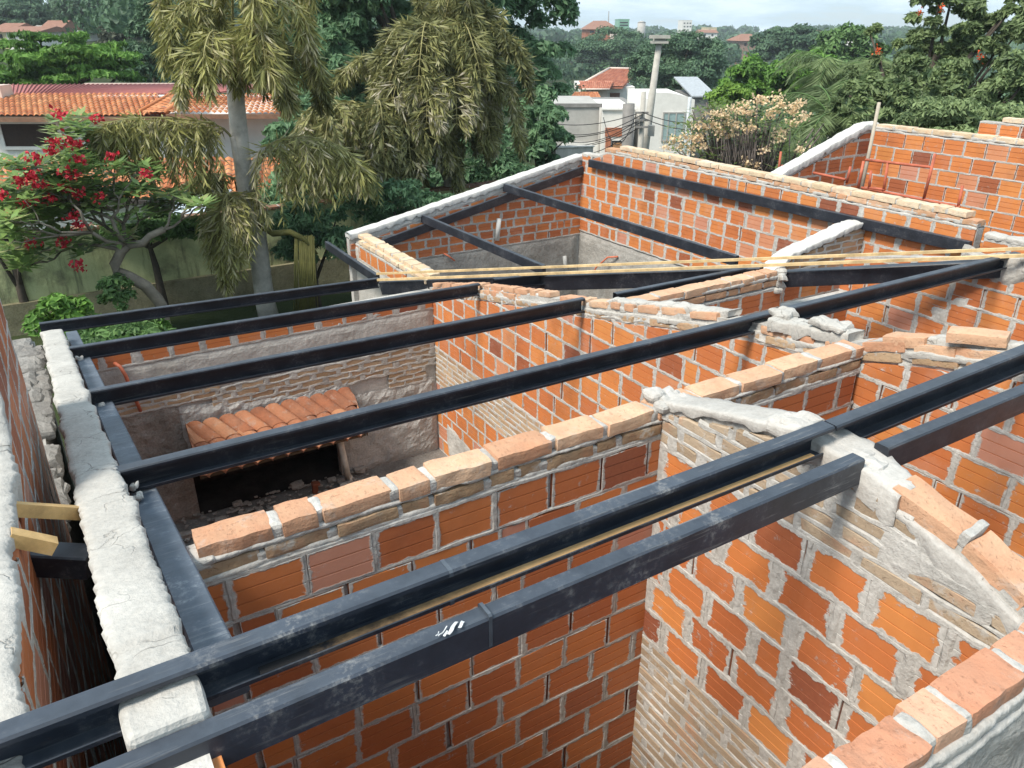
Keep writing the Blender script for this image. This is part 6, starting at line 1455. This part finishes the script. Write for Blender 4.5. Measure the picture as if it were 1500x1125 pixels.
m = MB(); x0, z0 = pxz(892, 16, 290); m.tube([XD(x0, 290, ground_z(x0, 290)), XD(x0, 290, z0)], [0.35, 0.12], 6); tag(m.build('antenna_mast', DGREY), 'thin antenna mast above the brown hipped roof', 'mast')

# ---- poles and wires ------------------------------------------------------------------------
CONC = m_plain('pole_concrete', (0.42, 0.40, 0.36), 0.9, 0.2, 0.15, 3, 0.2)
def pole(name, label, top, bot, D, r0, r1, mat, cat='utility pole'):
    (xt, zt), (xb, zb) = pxz(*top, D), pxz(*bot, D)
    dz = zb - (ground_z(xb, D) - 0.2); k = (xb - xt) / (zt - zb)
    b = XD(xb + k * dz, D, ground_z(xb, D) - 0.2); root = empty(name, b, label, cat)
    m = MB(); m.tube([b, XD(xt, D, zt)], [r1, r0], 10); m.build('shaft', mat, root); return root, xt, zt
DPole = 44
pr_, xt, zt = pole('utility_pole', 'tall concrete utility pole with a twin slab crossarm on its top', (966, 60), (944, 222), DPole, 0.15, 0.29, CONC)
m = MB()
for d in (-0.32, 0.32):
    wallbox(m, xt - 0.48, xt + 0.48, DPole + d - 0.09, DPole + d + 0.09, zt + 0.12, zt + 0.28)
wallbox(m, xt - 0.42, xt + 0.42, DPole - 0.35, DPole + 0.35, zt - 0.12, zt + 0.0); wallbox(m, xt - 0.3, xt + 0.3, DPole - 0.2, DPole + 0.2, zt + 0.0, zt + 0.12); m.build('crossarm', CONC, pr_)
m = MB(); x0, z0 = pxz(953, 190, DPole - 0.4); wallbox(m, x0 - 0.16, x0 + 0.16, DPole - 0.75, DPole - 0.4, z0 - 0.3, z0 + 0.25); m.build('meter_box', GREYW, pr_)
p2 = pole('utility_pole', 'slim pale pole carrying the tangle of wires, just left of the tall pole', (943, 134), (938, 222), DPole - 1, 0.13, 0.16, CONC)
m = MB(); 
for y in (165, 176, 186): x0, z0 = pxz(940, y, DPole - 1.2); wallbox(m, x0 - 0.35, x0 + 0.35, DPole - 1.3, DPole - 1.17, z0 - 0.05, z0 + 0.05)
m.build('bracket', DGREY, p2[0])
pole('utility_pole', 'thin grey metal pole beside the peach blossom bush', (1011, 142), (1004, 210), 40, 0.09, 0.10, m_plain('galvanised', (0.42, 0.45, 0.47), 0.4, 0.5), 'pole')
pole('concrete_column', 'square dark concrete column behind the slim pale pole', (921, 152), (919, 222), DPole + 2, 0.34, 0.34, DGREY, 'column')
WIRE = m_plain('black_cable', (0.02, 0.02, 0.022), 0.6, 0.3)
def wire(label, pa, pb, sag, r=0.022, n=14, group='overhead cables at the street pole'):
    m = MB(); pts = []
    for k in range(n + 1):
        f = k / n; q = pa + (pb - pa) * f; pts.append(q - Vector((0, 0, sag * 4 * f * (1 - f))))
    m.tube(pts, r, 5); return tag(m.build('overhead_cable', WIRE), label, 'cable', group)
def W(x, y, D): X, z = pxz(x, y, D); return XD(X, D, z)
for i, (ya, yb, sg) in enumerate(((164, 174, 0.5), (168, 178, 0.9), (172, 176, 1.3), (176, 192, 0.6), (178, 196, 1.0), (182, 190, 1.6), (186, 204, 0.8))):
    wire('sagging black cables strung from the slim pole across the grey side wall', W(940, ya, DPole - 1.3), W(780 - 4 * i, yb, 49 + i * 0.3), sg)
for i, (ya, yb) in enumerate(((164, 166), (172, 178))): wire('black cables running right from the slim pole past the white building', W(941, ya, DPole - 1.3), W(1080, yb, 40), 0.5, group='cables right of the street pole')
wire('looping slack cable hanging before the white shopfront', W(932, 167, DPole - 1.1), W(884, 172, 50), 1.6, group=None)
for i in range(3): wire('thin power lines crossing the valley far behind the tall pole', W(840, 84 + i * 3, 130), W(1215, 78 + i * 4, 150), 1.0, 0.04, group='far power lines')
# ================================================================== CAMERA, SUN, SKY
sc = bpy.context.scene
cam = bpy.data.cameras.new('camera'); co = bpy.data.objects.new('camera', cam); C.objects.link(co)
cam.sensor_width = 36; cam.lens = F_PX / 1500 * 36; cam.clip_start = 0.05; cam.clip_end = 6000
co.location = (0, 0, ZC); co.rotation_euler = (math.pi / 2 - PITCH, 0, -math.atan2(CA, SA))
sc.camera = co
EL, AZ = math.radians(52), math.radians(-8)
sun_dir = Vector((-math.cos(AZ) * math.cos(EL), math.sin(AZ) * math.cos(EL), math.sin(EL)))
sl_ = bpy.data.lights.new('sun', 'SUN'); sl_.energy = 4.2; sl_.angle = math.radians(18.0); sl_.color = (1.0, 0.93, 0.82)
so = bpy.data.objects.new('sun', sl_); C.objects.link(so); so.rotation_euler = sun_dir.to_track_quat('Z', 'Y').to_euler(); so.location = (0, 0, 60)
wd_ = bpy.data.worlds.new('World'); sc.world = wd_; wd_.use_nodes = True
nt_ = wd_.node_tree; nt_.nodes.clear()
N_ = lambda ty: nt_.nodes.new(ty)
sky = N_('ShaderNodeTexSky'); sky.sky_type = 'NISHITA'; sky.sun_disc = False; sky.sun_elevation = EL
sky.sun_rotation = math.atan2(sun_dir.x, sun_dir.y); sky.air_density = 1.2; sky.dust_density = 0.4
tc = N_('ShaderNodeTexCoord'); mp = N_('ShaderNodeMapping'); mp.inputs['Scale'].default_value = (1.0, 1.0, 5.5)
cl = N_('ShaderNodeTexNoise'); cl.inputs['Scale'].default_value = 4.5; cl.inputs['Detail'].default_value = 8; cl.inputs['Roughness'].default_value = 0.6
rp = N_('ShaderNodeValToRGB'); rp.color_ramp.elements[0].color = (0.55, 0.55, 0.55, 1); rp.color_ramp.elements[0].position = 0.40; rp.color_ramp.elements[1].position = 0.56
cw = N_('ShaderNodeValToRGB'); cw.color_ramp.elements[0].color = (6.0, 8.8, 10.8, 1); cw.color_ramp.elements[1].color = (13.0, 13.2, 13.4, 1); cw.color_ramp.elements[0].position = 0.45; cw.color_ramp.elements[1].position = 0.7
mxs = N_('ShaderNodeMix'); mxs.data_type = 'RGBA'; bg = N_('ShaderNodeBackground'); bg.inputs['Strength'].default_value = 0.088
ow_ = N_('ShaderNodeOutputWorld'); L_ = nt_.links.new
L_(tc.outputs['Generated'], mp.inputs['Vector']); L_(mp.outputs[0], cl.inputs['Vector']); L_(cl.outputs['Fac'], rp.inputs['Fac']); L_(cl.outputs['Fac'], cw.inputs['Fac'])
L_(rp.outputs['Color'], mxs.inputs['Factor']); L_(sky.outputs['Color'], mxs.inputs['A']); L_(cw.outputs['Color'], mxs.inputs['B'])
L_(mxs.outputs['Result'], bg.inputs['Color']); L_(bg.outputs[0], ow_.inputs['Surface'])
sc.view_settings.view_transform = 'Standard'; sc.view_settings.look = 'None'; sc.view_settings.exposure = 0.36; sc.view_settings.gamma = 1.0
m = MB(); m.box((-1250, -1250, -12), (1250, 1250, 40))
hz_ = bpy.data.materials.new('haze'); hz_.use_nodes = True; hz_.node_tree.nodes.clear()
pv = hz_.node_tree.nodes.new('ShaderNodeVolumePrincipled'); mo = hz_.node_tree.nodes.new('ShaderNodeOutputMaterial')
pv.inputs['Color'].default_value = (0.86, 0.93, 1.0, 1); pv.inputs['Density'].default_value = 0.0005; pv.inputs['Anisotropy'].default_value = 0.2
hz_.node_tree.links.new(pv.outputs[0], mo.inputs['Volume'])
tag(m.build('haze', hz_), 'thin bluish haze over the far hills', 'haze', kind='stuff')
sc.cycles.volume_bounces = 0
sc.cycles.max_bounces = 6; sc.cycles.diffuse_bounces = 3; sc.cycles.transparent_max_bounces = 4
